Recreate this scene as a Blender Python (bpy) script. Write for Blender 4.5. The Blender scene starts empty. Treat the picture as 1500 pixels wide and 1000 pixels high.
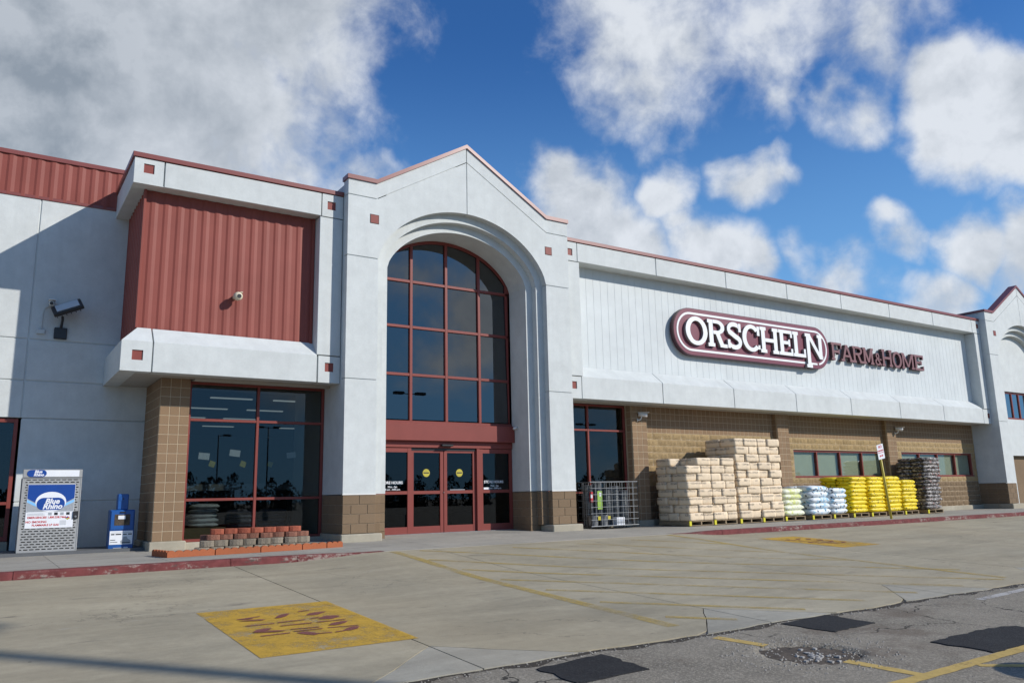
import bpy, bmesh, math, random
from mathutils import Vector, Matrix
random.seed(7)
S = bpy.context.scene
COL = S.collection
# ------------------------------------------------------------------ camera
Cx, Cy, Cz, YAW, PIT, ROL, FPX = -9.513, -16.502, 0.915, 0.586, 0.191, -0.021, 1167.0
f_ = Vector((math.sin(YAW)*math.cos(PIT), math.cos(YAW)*math.cos(PIT), math.sin(PIT)))
r_ = Vector((math.cos(YAW), -math.sin(YAW), 0)); u_ = r_.cross(f_)
c_, s_ = math.cos(ROL), math.sin(ROL)
rr = c_*r_ + s_*u_; uu = -s_*r_ + c_*u_
cam = bpy.data.objects.new('camera', bpy.data.cameras.new('camera'))
cam.data.sensor_width = 36; cam.data.lens = 36*FPX/1500
cam.data.clip_start = 0.1; cam.data.clip_end = 3000
cam.matrix_world = Matrix(((rr.x, uu.x, -f_.x, Cx), (rr.y, uu.y, -f_.y, Cy), (rr.z, uu.z, -f_.z, Cz), (0, 0, 0, 1)))
COL.objects.link(cam); S.camera = cam
S.render.resolution_x, S.render.resolution_y = 1024, 682
S.view_settings.view_transform = 'Standard'; S.view_settings.look = 'None'
S.view_settings.exposure = -0.2; S.view_settings.gamma = 1.0
# ------------------------------------------------------------------ sun + sky
SUN = Vector((0.88, -1.0, 0.76)).normalized()          # towards the sun
sun = bpy.data.objects.new('sun', bpy.data.lights.new('sun', 'SUN'))
sun.data.energy = 5.0; sun.data.angle = math.radians(0.53); sun.data.color = (1.0, 0.955, 0.89)
sun.rotation_euler = (-SUN).to_track_quat('-Z', 'Y').to_euler(); sun.location = (10, -20, 30)
COL.objects.link(sun)
W_ = bpy.data.worlds.new('World'); S.world = W_; W_.use_nodes = True
nt = W_.node_tree; nt.nodes.clear()
class NT:
    def __init__(s, t): s.t = t
    def n(s, ty, ins=None, **kw):
        nd = s.t.nodes.new(ty)
        for k, v in kw.items(): setattr(nd, k, v)
        for k, v in (ins or {}).items():
            if isinstance(v, bpy.types.NodeSocket): s.t.links.new(v, nd.inputs[k])
            else: nd.inputs[k].default_value = v
        return nd
    def math(s, op, a, b=0.5, clamp=False): return s.n('ShaderNodeMath', {0: a, 1: b}, operation=op, use_clamp=clamp).outputs[0]
    def mix(s, fac, a, b, bt='MIX'):
        nd = s.n('ShaderNodeMix', data_type='RGBA', blend_type=bt)
        for i, v in ((0, fac), (6, a), (7, b)):
            if isinstance(v, bpy.types.NodeSocket): s.t.links.new(v, nd.inputs[i])
            else: nd.inputs[i].default_value = v if i == 0 else (tuple(v)+(1,) if len(v) == 3 else v)
        return nd.outputs[2]
    def ramp(s, fac, pts, interp='LINEAR'):
        nd = s.n('ShaderNodeValToRGB', {0: fac}); cr = nd.color_ramp; cr.interpolation = interp
        while len(cr.elements) < len(pts): cr.elements.new(0.5)
        for e, (p, c) in zip(cr.elements, pts):
            e.position = p; e.color = (c, c, c, 1) if isinstance(c, (int, float)) else tuple(c)+(1,)
        return nd.outputs[0]
    def noise(s, vec, scale, detail=4, rough=0.55, dist=0.0, out=0):
        return s.n('ShaderNodeTexNoise', {'Vector': vec, 'Scale': scale, 'Detail': detail, 'Roughness': rough, 'Distortion': dist}).outputs[out]
    def rng(s, v, a, b, c, d, smooth=False):
        return s.n('ShaderNodeMapRange', {0: v, 1: a, 2: b, 3: c, 4: d}, interpolation_type='SMOOTHSTEP' if smooth else 'LINEAR').outputs[0]
w = NT(nt)
sky = w.n('ShaderNodeTexSky', sky_type='NISHITA', sun_disc=False)
sky.sun_elevation = math.asin(SUN.z); sky.sun_rotation = math.atan2(SUN.x, SUN.y)
sky.air_density = 1.0; sky.dust_density = 0.3; sky.ozone_density = 2.5
tc = w.n('ShaderNodeTexCoord').outputs['Generated']
sep = w.n('ShaderNodeSeparateXYZ', {0: tc})
zc_ = w.math('MAXIMUM', sep.outputs[2], 0.03)
den = w.math('ADD', zc_, 0.22)
px = w.math('DIVIDE', sep.outputs[0], den); py = w.math('DIVIDE', sep.outputs[1], den)
cp = w.n('ShaderNodeCombineXYZ', {0: px, 1: py, 2: 0.0}).outputs[0]
warp = w.n('ShaderNodeTexNoise', {'Vector': tc, 'Scale': 3.5, 'Detail': 4.0, 'Roughness': 0.6})
wv = w.n('ShaderNodeVectorMath', {0: warp.outputs['Color'], 1: (0.5, 0.5, 0.5)}, operation='SUBTRACT').outputs[0]
wv = w.n('ShaderNodeVectorMath', {0: wv, 'Scale': 0.22}, operation='SCALE').outputs[0]
dirw = w.n('ShaderNodeVectorMath', {0: tc, 1: wv}, operation='ADD').outputs[0]
def blob(d, rad, amp=1.0, src=None):
    d = Vector(d).normalized()
    dd = w.n('ShaderNodeVectorMath', {0: dirw if src is None else src, 1: tuple(d)}, operation='DISTANCE').outputs['Value']
    return w.rng(dd, rad, 0.0, 0.0, amp, True)
BL = [((0.0, 0.88, 0.47), .42, 1.15), ((0.15, 0.86, 0.46), .30, 1.1), ((0.20, 0.80, 0.54), .24, 1.1), ((0.20, 0.90, 0.36), .24, 1.1), ((.33, .87, .36), .12, .85), ((.44, .81, .385), .06, .6),
      ((0.62, 0.58, 0.53), .20, .70), ((0.70, 0.49, 0.52), .19, .78), ((.78, .42, .50), .15, .80), ((0.63, 0.62, 0.47), .11, .66), ((0.765, .475, .435), .085, 1.0), ((.735, .515, .44), .06, .8),
      ((0.565, 0.74, 0.375), .085, 1.05), ((0.600, 0.725, 0.325), .13, 1.2), ((0.655, .68, .30), .095, 1.0), ((0.74, .565, .375), .06, 1.0), ((.685, .63, .365), .06, .9), ((.70, .63, .33), .05, .75),
      ((0.832, 0.39, 0.40), .105, 1.3), ((.87, .34, .385), .105, 1.3), ((0.865, 0.42, 0.28), .075, 1.05), ((.83, .465, .285), .06, 1.0), ((0.725, 0.63, 0.285), .09, 1.15), ((0.755, 0.60, 0.265), .07, 1.0), ((.81, .53, .245), .085, 1.1), ((.86, .46, .22), .08, 1.1), ((.90, .37, .26), .10, 1.05),
      ((-0.55, 0.65, 0.5), .40, .95), ((.10, -.75, .64), .36, .75), ((.49, -.84, .21), .17, .95), ((.42, -.88, .27), .12, .75), ((.26, -.94, .20), .17, .75), ((.68, -.72, .14), .22, .60), ((-.4, -.8, .4), .30, .9), ((.0, -.97, .2), .14, .9), ((-.85, -.3, .4), .35, .9), ((.15, .2, .95), .3, .85), ((.95, -.1, .3), .25, .9)]
bsum = None
for d, rad, am in BL:
    b = blob(d, rad*1.12, am)
    bsum = b if bsum is None else w.math('MAXIMUM', bsum, b)
def fbm(vec):
    a = w.math('MULTIPLY', w.math('SUBTRACT', w.noise(vec, 3.6, 5, 0.55, 0.2), 0.5), 1.15); b = w.math('MULTIPLY', w.math('SUBTRACT', w.noise(vec, 13.0, 9, 0.60, 0.15), 0.5), 1.05)
    return w.math('ADD', a, b)
fb = fbm(tc); sh_v = w.n('ShaderNodeVectorMath', {0: tc, 1: (0.030, -0.006, 0.034)}, operation='ADD').outputs[0]; fb2 = fbm(sh_v)
dens = w.math('ADD', bsum, fb)
mask = w.rng(dens, 0.27, 0.86, 0.0, 1.0, True)
thick = w.rng(dens, 0.55, 1.20, 0.0, 1.0, True)
# the cloud bank over the left wall is deeper and greyer than the broken cumulus to the right
grey = blob((-0.03, 0.91, 0.41), 0.62, 1.0, tc)
lit = w.rng(w.math('SUBTRACT', fb, fb2), -0.20, 0.20, -0.26, 0.26)         # sides turned to the sun are brighter
dk = w.math('ADD', w.math('MULTIPLY', thick, w.math('ADD', 0.05, w.math('MULTIPLY', grey, 0.62))), w.math('SUBTRACT', 0.16, lit), True)
ccol = w.mix(dk, (9.8, 10.3, 11.0), (3.6, 4.2, 4.9))
skyc = w.mix(1.0, sky.outputs[0], (0.50, 1.06, 1.72), 'MULTIPLY')
hz = w.rng(sep.outputs[2], 0.08, 0.54, 0.85, 0.0, True)
skyc = w.mix(hz, skyc, (2.7, 6.0, 10.4))
final = w.mix(w.math('MULTIPLY', mask, 0.95), skyc, ccol)
bg = w.n('ShaderNodeBackground', {'Color': final, 'Strength': 0.09})
w.n('ShaderNodeOutputWorld', {'Surface': bg.outputs[0]})

# ------------------------------------------------------------------ helpers
class MB:
    def __init__(s): s.v = []; s.f = []
    def add(s, vs, fs):
        o = len(s.v); s.v += [tuple(p) for p in vs]; s.f += [tuple(i+o for i in q) for q in fs]; return s
    def box(s, x0, x1, y0, y1, z0, z1):
        return s.add([(x0,y0,z0),(x1,y0,z0),(x1,y1,z0),(x0,y1,z0),(x0,y0,z1),(x1,y0,z1),(x1,y1,z1),(x0,y1,z1)],
                     [(0,3,2,1),(4,5,6,7),(0,1,5,4),(1,2,6,5),(2,3,7,6),(3,0,4,7)])
    def xzprism(s, poly, y0, y1):                       # polygon in x,z (counter-clockwise seen from -y), front at y0
        n = len(poly)
        vs = [(x, y0, z) for x, z in poly]+[(x, y1, z) for x, z in poly]
        return s.add(vs, [tuple(range(n)), tuple(range(2*n-1, n-1, -1))]+[(i, i+n, (i+1) % n+n, (i+1) % n) for i in range(n)])
    def xyprism(s, poly, z0, z1):
        n = len(poly)
        vs = [(x, y, z0) for x, y in poly]+[(x, y, z1) for x, y in poly]
        return s.add(vs, [tuple(range(n-1, -1, -1)), tuple(range(n, 2*n))]+[(i, (i+1) % n, (i+1) % n+n, i+n) for i in range(n)])
    def tube(s, pts, r, seg=8, cap=True):
        pts = [Vector(p) for p in pts]; o = len(s.v); rs = r if isinstance(r, (list, tuple)) else [r]*len(pts)
        for i, p in enumerate(pts):
            t = (pts[min(i+1, len(pts)-1)]-pts[max(i-1, 0)]).normalized()
            a = t.cross(Vector((0, 0, 1)) if abs(t.z) < .95 else Vector((1, 0, 0))).normalized(); b = t.cross(a)
            for k in range(seg):
                an = 2*math.pi*k/seg; s.v.append(tuple(p+(a*math.cos(an)+b*math.sin(an))*rs[i]))
        for i in range(len(pts)-1):
            for k in range(seg):
                s.f.append((o+i*seg+k, o+i*seg+(k+1) % seg, o+(i+1)*seg+(k+1) % seg, o+(i+1)*seg+k))
        if cap:
            s.f.append(tuple(o+k for k in range(seg-1, -1, -1))); s.f.append(tuple(o+(len(pts)-1)*seg+k for k in range(seg)))
        return s
    def strip(s, xs, zb, zt, y0, y1):                   # slab in x,z between curves zb(x), zt(x), from y0 (front) to y1
        o = len(s.v); n = len(xs)
        for x in xs:
            b, t = zb(x), zt(x); s.v += [(x, y0, b), (x, y0, t), (x, y1, b), (x, y1, t)]
        for i in range(n-1):
            a, c = o+4*i, o+4*i+4
            s.f += [(a, c, c+1, a+1), (a+2, a+3, c+3, c+2), (a, a+2, c+2, c), (a+1, c+1, c+3, a+3)]
        e = o+4*(n-1); s.f += [(o, o+1, o+3, o+2), (e, e+2, e+3, e+1)]
        return s
    def mesh(s, name, mat, smooth=False, bevel=0.0, seg=1):
        me = bpy.data.meshes.new(name); me.from_pydata(s.v, [], s.f); me.update()
        if bevel:
            bm = bmesh.new(); bm.from_mesh(me)
            es = [e for e in bm.edges if len(e.link_faces) == 2 and e.calc_face_angle(0) > 0.5]
            bmesh.ops.bevel(bm, geom=es, offset=bevel, segments=seg, affect='EDGES', profile=0.6)
            bm.to_mesh(me); bm.free()
        if smooth:
            for p in me.polygons: p.use_smooth = True
        me.materials.append(mat)
        return me
    def build(s, name, mat, parent=None, smooth=False, bevel=0.0, loc=None, seg=1):
        return place(name, s.mesh(name, mat, smooth, bevel, seg), parent, loc)
def place(name, me, parent=None, loc=None, rot=None, scale=None):
    o = bpy.data.objects.new(name, me); COL.objects.link(o)
    if parent is not None: o.parent = parent
    if loc is not None: o.location = loc
    if rot is not None: o.rotation_euler = rot
    if scale is not None: o.scale = scale
    return o
def tag(o, label=None, cat=None, group=None, kind=None):
    if label: o['label'] = label
    if cat: o['category'] = cat
    if group: o['group'] = group
    if kind: o['kind'] = kind
    return o
def thing(name, label, cat, loc=(0, 0, 0), rotz=0.0, group=None):
    o = bpy.data.objects.new(name, None); COL.objects.link(o); o.empty_display_size = 0.2
    o.location = loc; o.rotation_euler = (0, 0, rotz)
    return tag(o, label, cat, group)
def struct(name, loc=(0, 0, 0)):
    o = bpy.data.objects.new(name, None); COL.objects.link(o); o.location = loc; o['kind'] = 'structure'; return o
def text_mesh(name, txt, size, mat, shear=0.0, bold=0.0, align='CENTER', xscale=1.0, extrude=0.0008):
    cu = bpy.data.curves.new(name, 'FONT'); cu.body = txt; cu.size = size; cu.align_x = align; cu.align_y = 'CENTER'
    cu.shear = shear; cu.offset = bold; cu.extrude = extrude; cu.resolution_u = 3
    o = bpy.data.objects.new('tmp', cu); COL.objects.link(o)
    me = bpy.data.meshes.new_from_object(o.evaluated_get(bpy.context.evaluated_depsgraph_get()))
    bpy.data.objects.remove(o); bpy.data.curves.remove(cu)
    me.name = name; me.transform(Matrix(((xscale, 0, 0, 0), (0, 0, -1, 0), (0, 1, 0, 0), (0, 0, 0, 1))))  # stands in x,z facing -y
    me.materials.clear(); me.materials.append(mat); return me

# ------------------------------------------------------------------ materials
MATS = {}
def mat(name, fn, *a, **k):
    m = bpy.data.materials.new(name); m.use_nodes = True; m.node_tree.nodes.clear()
    t = NT(m.node_tree); out = t.n('ShaderNodeOutputMaterial')
    sh = fn(t, *a, **k); m.node_tree.links.new(sh, out.inputs[0]); MATS[name] = m; return m
def ocoord(t, rnd=False):
    v = t.n('ShaderNodeTexCoord').outputs['Object']
    if rnd:
        r = t.n('ShaderNodeObjectInfo').outputs['Random']
        v = t.n('ShaderNodeVectorMath', {0: v, 1: t.n('ShaderNodeCombineXYZ', {0: t.math('MULTIPLY', r, 37.0), 1: t.math('MULTIPLY', r, 91.0), 2: t.math('MULTIPLY', r, 53.0)}).outputs[0]}, operation='ADD').outputs[0]
    return v
def wpos(t): return t.n('ShaderNodeNewGeometry').outputs['Position']
def principled(t, col, rough=0.6, metal=0.0, bump=None, bstr=0.2, bdist=0.01, spec=0.5):
    ins = {'Base Color': col if isinstance(col, bpy.types.NodeSocket) else tuple(col)+(1,), 'Roughness': rough, 'Metallic': metal, 'Specular IOR Level': spec}
    if bump is not None: ins['Normal'] = t.n('ShaderNodeBump', {'Height': bump, 'Strength': bstr, 'Distance': bdist}).outputs[0]
    return t.n('ShaderNodeBsdfPrincipled', ins).outputs[0]
def tint(t, col, fac):                                   # multiply a colour by a scalar socket
    return t.mix(1.0, col, t.n('ShaderNodeCombineColor', {0: fac, 1: fac, 2: fac}).outputs[0], 'MULTIPLY')
def m_plain(t, col, rough=0.6, metal=0.0, var=0.12, scale=6.0, bump=0.0, bscale=60.0, rnd=0.0, spec=0.5):
    p = wpos(t); f = t.rng(t.noise(p, scale, 5, 0.6), 0.3, 0.7, 1-var, 1+var)
    if rnd:
        r = t.n('ShaderNodeObjectInfo').outputs['Random']; f = t.math('MULTIPLY', f, t.rng(r, 0, 1, 1-rnd, 1+rnd))
    return principled(t, tint(t, col, f), rough, metal, t.noise(p, bscale, 4, 0.6) if bump else None, bump, 0.01, spec)
def m_wall(t, col):
    p = wpos(t)
    big = t.noise(p, 0.55, 5, 0.65); mid = t.noise(p, 3.5, 6, 0.6)
    st = t.n('ShaderNodeMapping', {'Vector': p, 'Scale': (5.0, 5.0, 0.35)}).outputs[0]
    streak = t.rng(t.noise(st, 1.4, 5, 0.6), 0.48, 0.75, 0.0, 1.0)
    c = tint(t, col, t.rng(big, 0.3, 0.7, 0.92, 1.05)); c = tint(t, c, t.rng(mid, 0.3, 0.7, 0.93, 1.05)); c = tint(t, c, t.rng(t.noise(p, 26, 4, 0.7), 0.3, 0.7, 0.96, 1.03))
    c = t.mix(t.math('MULTIPLY', streak, 0.10), c, (0.30, 0.33, 0.32))
    return principled(t, c, 0.72, 0, t.math('ADD', t.noise(p, 45, 4, 0.6), t.math('MULTIPLY', t.noise(p, 220, 2), 0.5)), 0.35, 0.006, 0.3)
def m_siding(t, col, rv=0.06):
    p = wpos(t); r = t.n('ShaderNodeObjectInfo').outputs['Random']
    f = t.math('MULTIPLY', t.rng(t.noise(p, 1.2, 5, 0.6), 0.3, 0.7, 0.93, 1.07), t.rng(r, 0, 1, 1-rv, 1+rv))
    return principled(t, tint(t, col, f), 0.5, 0.0, t.noise(p, 2.2, 2), 0.06, 0.02, 0.18)
def m_block(t, col, dark, rough=0.85, bstr=0.5, bsc=70.0, sp=0.35, rnd=0.12):
    p = wpos(t); r = t.n('ShaderNodeObjectInfo').outputs['Random']
    c = t.mix(t.rng(t.noise(p, 95, 4, 0.75), 0.40, 0.66, 0, 1), col, dark)
    f = t.math('MULTIPLY', t.rng(r, 0, 1, 1-rnd, 1+rnd), t.rng(t.noise(p, 1.1, 4), 0.3, 0.7, 0.93, 1.07))
    return principled(t, tint(t, c, f), rough, 0, t.noise(p, bsc, 5, 0.7), bstr, 0.015, 0.2)
def m_concrete(t, col, wear=1.0):
    p = wpos(t); r = t.n('ShaderNodeObjectInfo').outputs['Random']
    st = t.n('ShaderNodeMapping', {'Vector': p, 'Rotation': (0, 0, 0.12), 'Scale': (0.35, 1.6, 1.0)}).outputs[0]   # tyre scuffs run along the drive
    f = t.rng(t.noise(p, 0.42, 7, 0.7), 0.3, 0.7, 0.80, 1.15)
    f = t.math('MULTIPLY', f, t.rng(t.noise(st, 1.1, 8, 0.72, 0.6), 0.33, 0.68, 0.80, 1.12))
    f = t.math('MULTIPLY', f, t.rng(t.noise(p, 9, 6, 0.7), 0.3, 0.7, 0.91, 1.07))
    f = t.math('MULTIPLY', f, t.rng(t.noise(p, 170, 2, 0.6), 0.3, 0.7, 0.90, 1.08))
    f = t.math('MULTIPLY', f, t.rng(r, 0, 1, 0.955, 1.045))
    c = tint(t, col, f)
    warm = t.rng(t.noise(p, 0.22, 4), 0.42, 0.62, 0, 1); c = t.mix(t.math('MULTIPLY', warm, 0.35), c, tint(t, c, 1.0) if False else (col[0]*0.98, col[1]*0.90, col[2]*0.80))
    st2 = t.n('ShaderNodeMapping', {'Vector': p, 'Scale': (0.8, 2.4, 1.0)}).outputs[0]
    spots = t.rng(t.noise(st2, 1.5, 5, 0.6), 0.63, 0.74, 0, 1, True); c = t.mix(t.math('MULTIPLY', spots, 0.55*wear), c, (0.10, 0.09, 0.075))
    v = t.n('ShaderNodeTexVoronoi', {'Vector': p, 'Scale': 1.9, 'Randomness': 1.0}).outputs['Distance']
    gum = t.rng(v, 0.036, 0.026, 0, 1, True); c = t.mix(t.math('MULTIPLY', gum, 0.7*wear), c, (0.06, 0.055, 0.05))
    st3 = t.n('ShaderNodeMapping', {'Vector': p, 'Rotation': (0, 0, -0.2), 'Scale': (0.5, 3.5, 1.0)}).outputs[0]
    scr = t.rng(t.noise(st3, 1.5, 8, 0.75, 0.4), 0.63, 0.72, 0, 1, True); c = t.mix(t.math('MULTIPLY', scr, 0.28*wear), c, (0.52, 0.50, 0.46))
    wd = t.n('ShaderNodeVectorMath', {0: p, 1: t.n('ShaderNodeVectorMath', {0: t.n('ShaderNodeTexNoise', {'Vector': p, 'Scale': 1.3, 'Detail': 6.0, 'Roughness': 0.65}).outputs['Color'], 'Scale': 0.9}, operation='SCALE').outputs[0]}, operation='ADD').outputs[0]
    cr = t.n('ShaderNodeTexVoronoi', {'Vector': wd, 'Scale': 0.30}, feature='DISTANCE_TO_EDGE').outputs['Distance']
    crk = t.math('MULTIPLY', t.rng(cr, 0.0030, 0.0008, 0, 1, True), t.rng(t.noise(p, 0.28, 3), 0.47, 0.56, 0, 1, True)); c = t.mix(t.math('MULTIPLY', crk, 0.40*wear), c, (0.05, 0.045, 0.04))
    return principled(t, c, 0.82, 0, t.math('ADD', t.noise(p, 60, 5, 0.7), t.math('MULTIPLY', t.noise(p, 6, 3), 1.2)), 0.32, 0.01, 0.25)
def m_asphalt(t, col, lightc, patch=False):
    p = wpos(t)
    c = tint(t, col, t.rng(t.noise(p, 0.9, 7, 0.7), 0.3, 0.7, 0.66, 1.28))
    ag = t.n('ShaderNodeTexVoronoi', {'Vector': p, 'Scale': 75.0}).outputs['Color']
    agv = t.n('ShaderNodeSeparateColor', {0: ag}).outputs[0]
    c = t.mix(t.rng(agv, 0.45, 0.95, 0.0, 0.62 if not patch else 0.28), c, lightc)
    if not patch:
        br = t.rng(t.noise(p, 0.75, 6, 0.7), 0.53, 0.68, 0, 1, True); c = t.mix(t.math('MULTIPLY', br, 0.55), c, (0.115, 0.085, 0.062))
        wd = t.n('ShaderNodeVectorMath', {0: p, 1: t.n('ShaderNodeVectorMath', {0: t.n('ShaderNodeTexNoise', {'Vector': p, 'Scale': 2.5, 'Detail': 5.0}).outputs['Color'], 'Scale': 0.55}, operation='SCALE').outputs[0]}, operation='ADD').outputs[0]
        cr = t.n('ShaderNodeTexVoronoi', {'Vector': wd, 'Scale': 0.85}, feature='DISTANCE_TO_EDGE').outputs['Distance']
        gate = t.rng(t.noise(p, 0.5, 3), 0.45, 0.55, 0, 1, True)
        crk = t.math('MULTIPLY', t.rng(cr, 0.012, 0.003, 0, 1, True), gate); c = t.mix(t.math('MULTIPLY', crk, 0.85), c, (0.018, 0.016, 0.015))
    return principled(t, c, 0.9, 0, t.math('ADD', agv, t.noise(p, 120, 3)), 0.7, 0.008, 0.2)
def m_paint(t, col, cover, worn=0.5, scale=3.0):          # worn road paint: bare ground shows through the gaps
    p = wpos(t)
    n = t.math('ADD', t.math('MULTIPLY', t.noise(p, scale, 7, 0.7), 0.6), t.math('MULTIPLY', t.noise(p, 55, 4, 0.7), 0.4))
    a = t.rng(n, worn-0.10, worn+0.12, cover, 0.0 if worn < 0.6 else 0.25, True)
    c = tint(t, col, t.rng(t.noise(p, 12, 4), 0.3, 0.7, 0.85, 1.1))
    b = principled(t, c, 0.8, 0, None, spec=0.25)
    return t.n('ShaderNodeMixShader', {0: a, 1: t.n('ShaderNodeBsdfTransparent').outputs[0], 2: b}).outputs[0]
def m_curb(t):
    p = wpos(t); st = t.n('ShaderNodeMapping', {'Vector': p, 'Scale': (1.0, 2.5, 3.0)}).outputs[0]
    n = t.math('ADD', t.math('MULTIPLY', t.noise(st, 1.6, 6, 0.7), 0.65), t.math('MULTIPLY', t.noise(p, 16, 5, 0.7), 0.35))
    red = tint(t, (0.165, 0.047, 0.045), t.rng(t.noise(p, 8, 4), 0.3, 0.7, 0.7, 1.2))
    c = t.mix(t.rng(n, 0.52, 0.61, 0, .85, True), red, (0.30, 0.26, 0.22))
    c = t.mix(t.rng(t.noise(st, 3.1, 5, 0.7), 0.60, 0.66, 0, 0.8, True), c, (0.08, 0.07, 0.06))
    return principled(t, c, 0.85, 0, t.noise(p, 40, 4), 0.4, 0.01, 0.2)
def m_glass(t, tr=0.42, k=1.5):
    bf = t.n('ShaderNodeNewGeometry').outputs['Backfacing']
    fr = t.n('ShaderNodeFresnel', {'IOR': t.rng(bf, 0, 1, 1.5, 1/1.5)}).outputs[0]
    fac = t.math('MULTIPLY', fr, k, True)
    g = t.n('ShaderNodeBsdfGlossy', {'Color': (0.92, 0.97, 1.0, 1), 'Roughness': 0.0}).outputs[0]
    d = t.n('ShaderNodeBsdfTransparent', {'Color': (tr*0.95, tr, tr*0.98, 1)}).outputs[0]
    return t.n('ShaderNodeMixShader', {0: fac, 1: d, 2: g}).outputs[0]
def m_emit(t, col, s): return t.n('ShaderNodeEmission', {'Color': tuple(col)+(1,), 'Strength': s}).outputs[0]
def m_sack(t, col, kind):
    o = t.n('ShaderNodeTexCoord').outputs['Object']; v = ocoord(t, True)
    r = t.n('ShaderNodeObjectInfo').outputs['Random']
    f = t.math('MULTIPLY', t.rng(r, 0, 1, 0.93, 1.06), t.rng(t.noise(v, 9, 4), 0.3, 0.7, 0.93, 1.06)); c = tint(t, col, f)
    sx = t.n('ShaderNodeSeparateXYZ', {0: o})
    if kind == 'tan':                                    # faint lines of print near the upper edge of each side
        st = t.n('ShaderNodeMapping', {'Vector': v, 'Scale': (1.0, 1.0, 5.0)}).outputs[0]
        band = t.math('MULTIPLY', t.rng(sx.outputs[2], 0.128, 0.134, 0, 1), t.rng(sx.outputs[2], 0.190, 0.184, 0, 1))
        ink = t.math('MULTIPLY', t.rng(t.noise(st, 34, 2, 0.5), 0.47, 0.51, 0, 1, True), band)
        half = t.rng(t.noise(v, 3.0, 1), 0.40, 0.48, 0, 1, True)
        c = t.mix(t.math('MULTIPLY', t.math('MULTIPLY', ink, half), 0.8), c, (0.07, 0.06, 0.055))
    elif kind == 'yellow':
        vor = t.n('ShaderNodeTexVoronoi', {'Vector': v, 'Scale': 9.0}).outputs['Distance']
        c = t.mix(t.rng(vor, 0.27, 0.21, 0, 0.9, True), c, (0.035, 0.03, 0.01))
        c = t.mix(t.rng(t.noise(v, 16, 2), 0.62, 0.66, 0, 0.6, True), c, (0.10, 0.16, 0.02))
    elif kind == 'blue':
        bl = t.rng(t.noise(v, 6.5, 3), 0.52, 0.62, 0, 0.75, True); c = t.mix(bl, c, (0.15, 0.42, 0.62))
        vor = t.n('ShaderNodeTexVoronoi', {'Vector': v, 'Scale': 7.0}).outputs['Distance']
        c = t.mix(t.rng(vor, 0.27, 0.22, 0, 0.95, True), c, (0.012, 0.02, 0.05))
    elif kind == 'cream':
        bl = t.rng(t.noise(v, 6.0, 3), 0.50, 0.60, 0, 0.75, True); c = t.mix(bl, c, (0.55, 0.58, 0.10))
        c = t.mix(t.rng(t.noise(v, 17, 2), 0.64, 0.68, 0, 0.6, True), c, (0.12, 0.13, 0.10))
    elif kind == 'grey':
        bl = t.rng(t.noise(v, 11, 4, 0.7), 0.42, 0.53, 0, 0.97, True); c = t.mix(bl, c, (0.032, 0.027, 0.025))
        c = t.mix(t.rng(t.noise(v, 7.5, 2), 0.62, 0.68, 0, 0.6, True), c, (0.30, 0.12, 0.09))
    return principled(t, c, 0.45 if kind != 'tan' else 0.75, 0, t.noise(v, 14, 5, 0.65), 0.55, 0.02, 0.4)
def m_wood(t, col):
    v = ocoord(t, True); st = t.n('ShaderNodeMapping', {'Vector': v, 'Scale': (1.5, 14, 14)}).outputs[0]
    return principled(t, tint(t, col, t.rng(t.noise(st, 3, 5, 0.65), 0.3, 0.7, 0.6, 1.25)), 0.85, 0, t.noise(st, 5, 4), 0.4, 0.01, 0.2)

WALL = mat('painted_concrete', m_wall, (0.575, 0.598, 0.580))
REDM = mat('red_ribbed_metal', m_siding, (0.245, 0.069, 0.053), 0.035)
CAPM = mat('red_cap_metal', m_plain, (0.215, 0.060, 0.048), 0.34, 0.0, 0.06, 1.5)
FRAME = mat('red_frame', m_plain, (0.215, 0.050, 0.039), 0.42, 0.0, 0.06, 2.0, spec=0.3)
TILE = mat('accent_red', m_plain, (0.225, 0.055, 0.043), 0.5, 0, 0.06, 5, spec=0.25)
WBOARD = mat('white_siding', m_siding, (0.59, 0.62, 0.61), 0.012)
BLK = mat('smooth_block', m_block, (0.265, 0.175, 0.103), (0.225, 0.148, 0.088), 0.85, 0.25, 90, rnd=0.06)
BRN = mat('brown_block', m_block, (0.215, 0.150, 0.092), (0.175, 0.122, 0.076), 0.88, 0.3, 90, rnd=0.06)
SPLIT = mat('split_face_block', m_block, (0.375, 0.270, 0.138), (0.25, 0.176, 0.090), 0.92, 1.0, 38, rnd=0.10)
SPLITB = mat('split_face_brown', m_block, (0.24, 0.168, 0.098), (0.165, 0.115, 0.07), 0.92, 1.0, 38, rnd=0.10)
MORT = mat('mortar', m_plain, (0.60, 0.49, 0.34), 0.9, 0, 0.1, 20, 0.3)
MORTP = mat('pier_mortar', m_plain, (0.40, 0.31, 0.205), 0.9, 0, 0.1, 20, 0.3)
MORTB = mat('mortar_brown', m_plain, (0.34, 0.275, 0.20), 0.9, 0, 0.12, 20, 0.3)
PLINTH = mat('plinth_concrete', m_concrete, (0.40, 0.365, 0.285), 0.3)
CONC = mat('drive_concrete', m_concrete, (0.356, 0.316, 0.226))
CONC2 = mat('repair_concrete', m_concrete, (0.350, 0.330, 0.270), 0.5)
WALK = mat('walk_concrete', m_concrete, (0.355, 0.335, 0.288), 0.7)
DIRT_SHADE = mat('joint_dirt_and_shade', m_plain, (0.035, 0.030, 0.025), 0.95, 0, 0.3, 30)
ASPH = mat('old_asphalt', m_asphalt, (0.215, 0.192, 0.152), (0.40, 0.362, 0.29))
PATCH = mat('fresh_asphalt', m_asphalt, (0.026, 0.026, 0.027), (0.07, 0.07, 0.07), True)
GRAV = mat('loose_stone', m_plain, (0.24, 0.225, 0.20), 0.95, 0, 0.35, 40)
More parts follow.
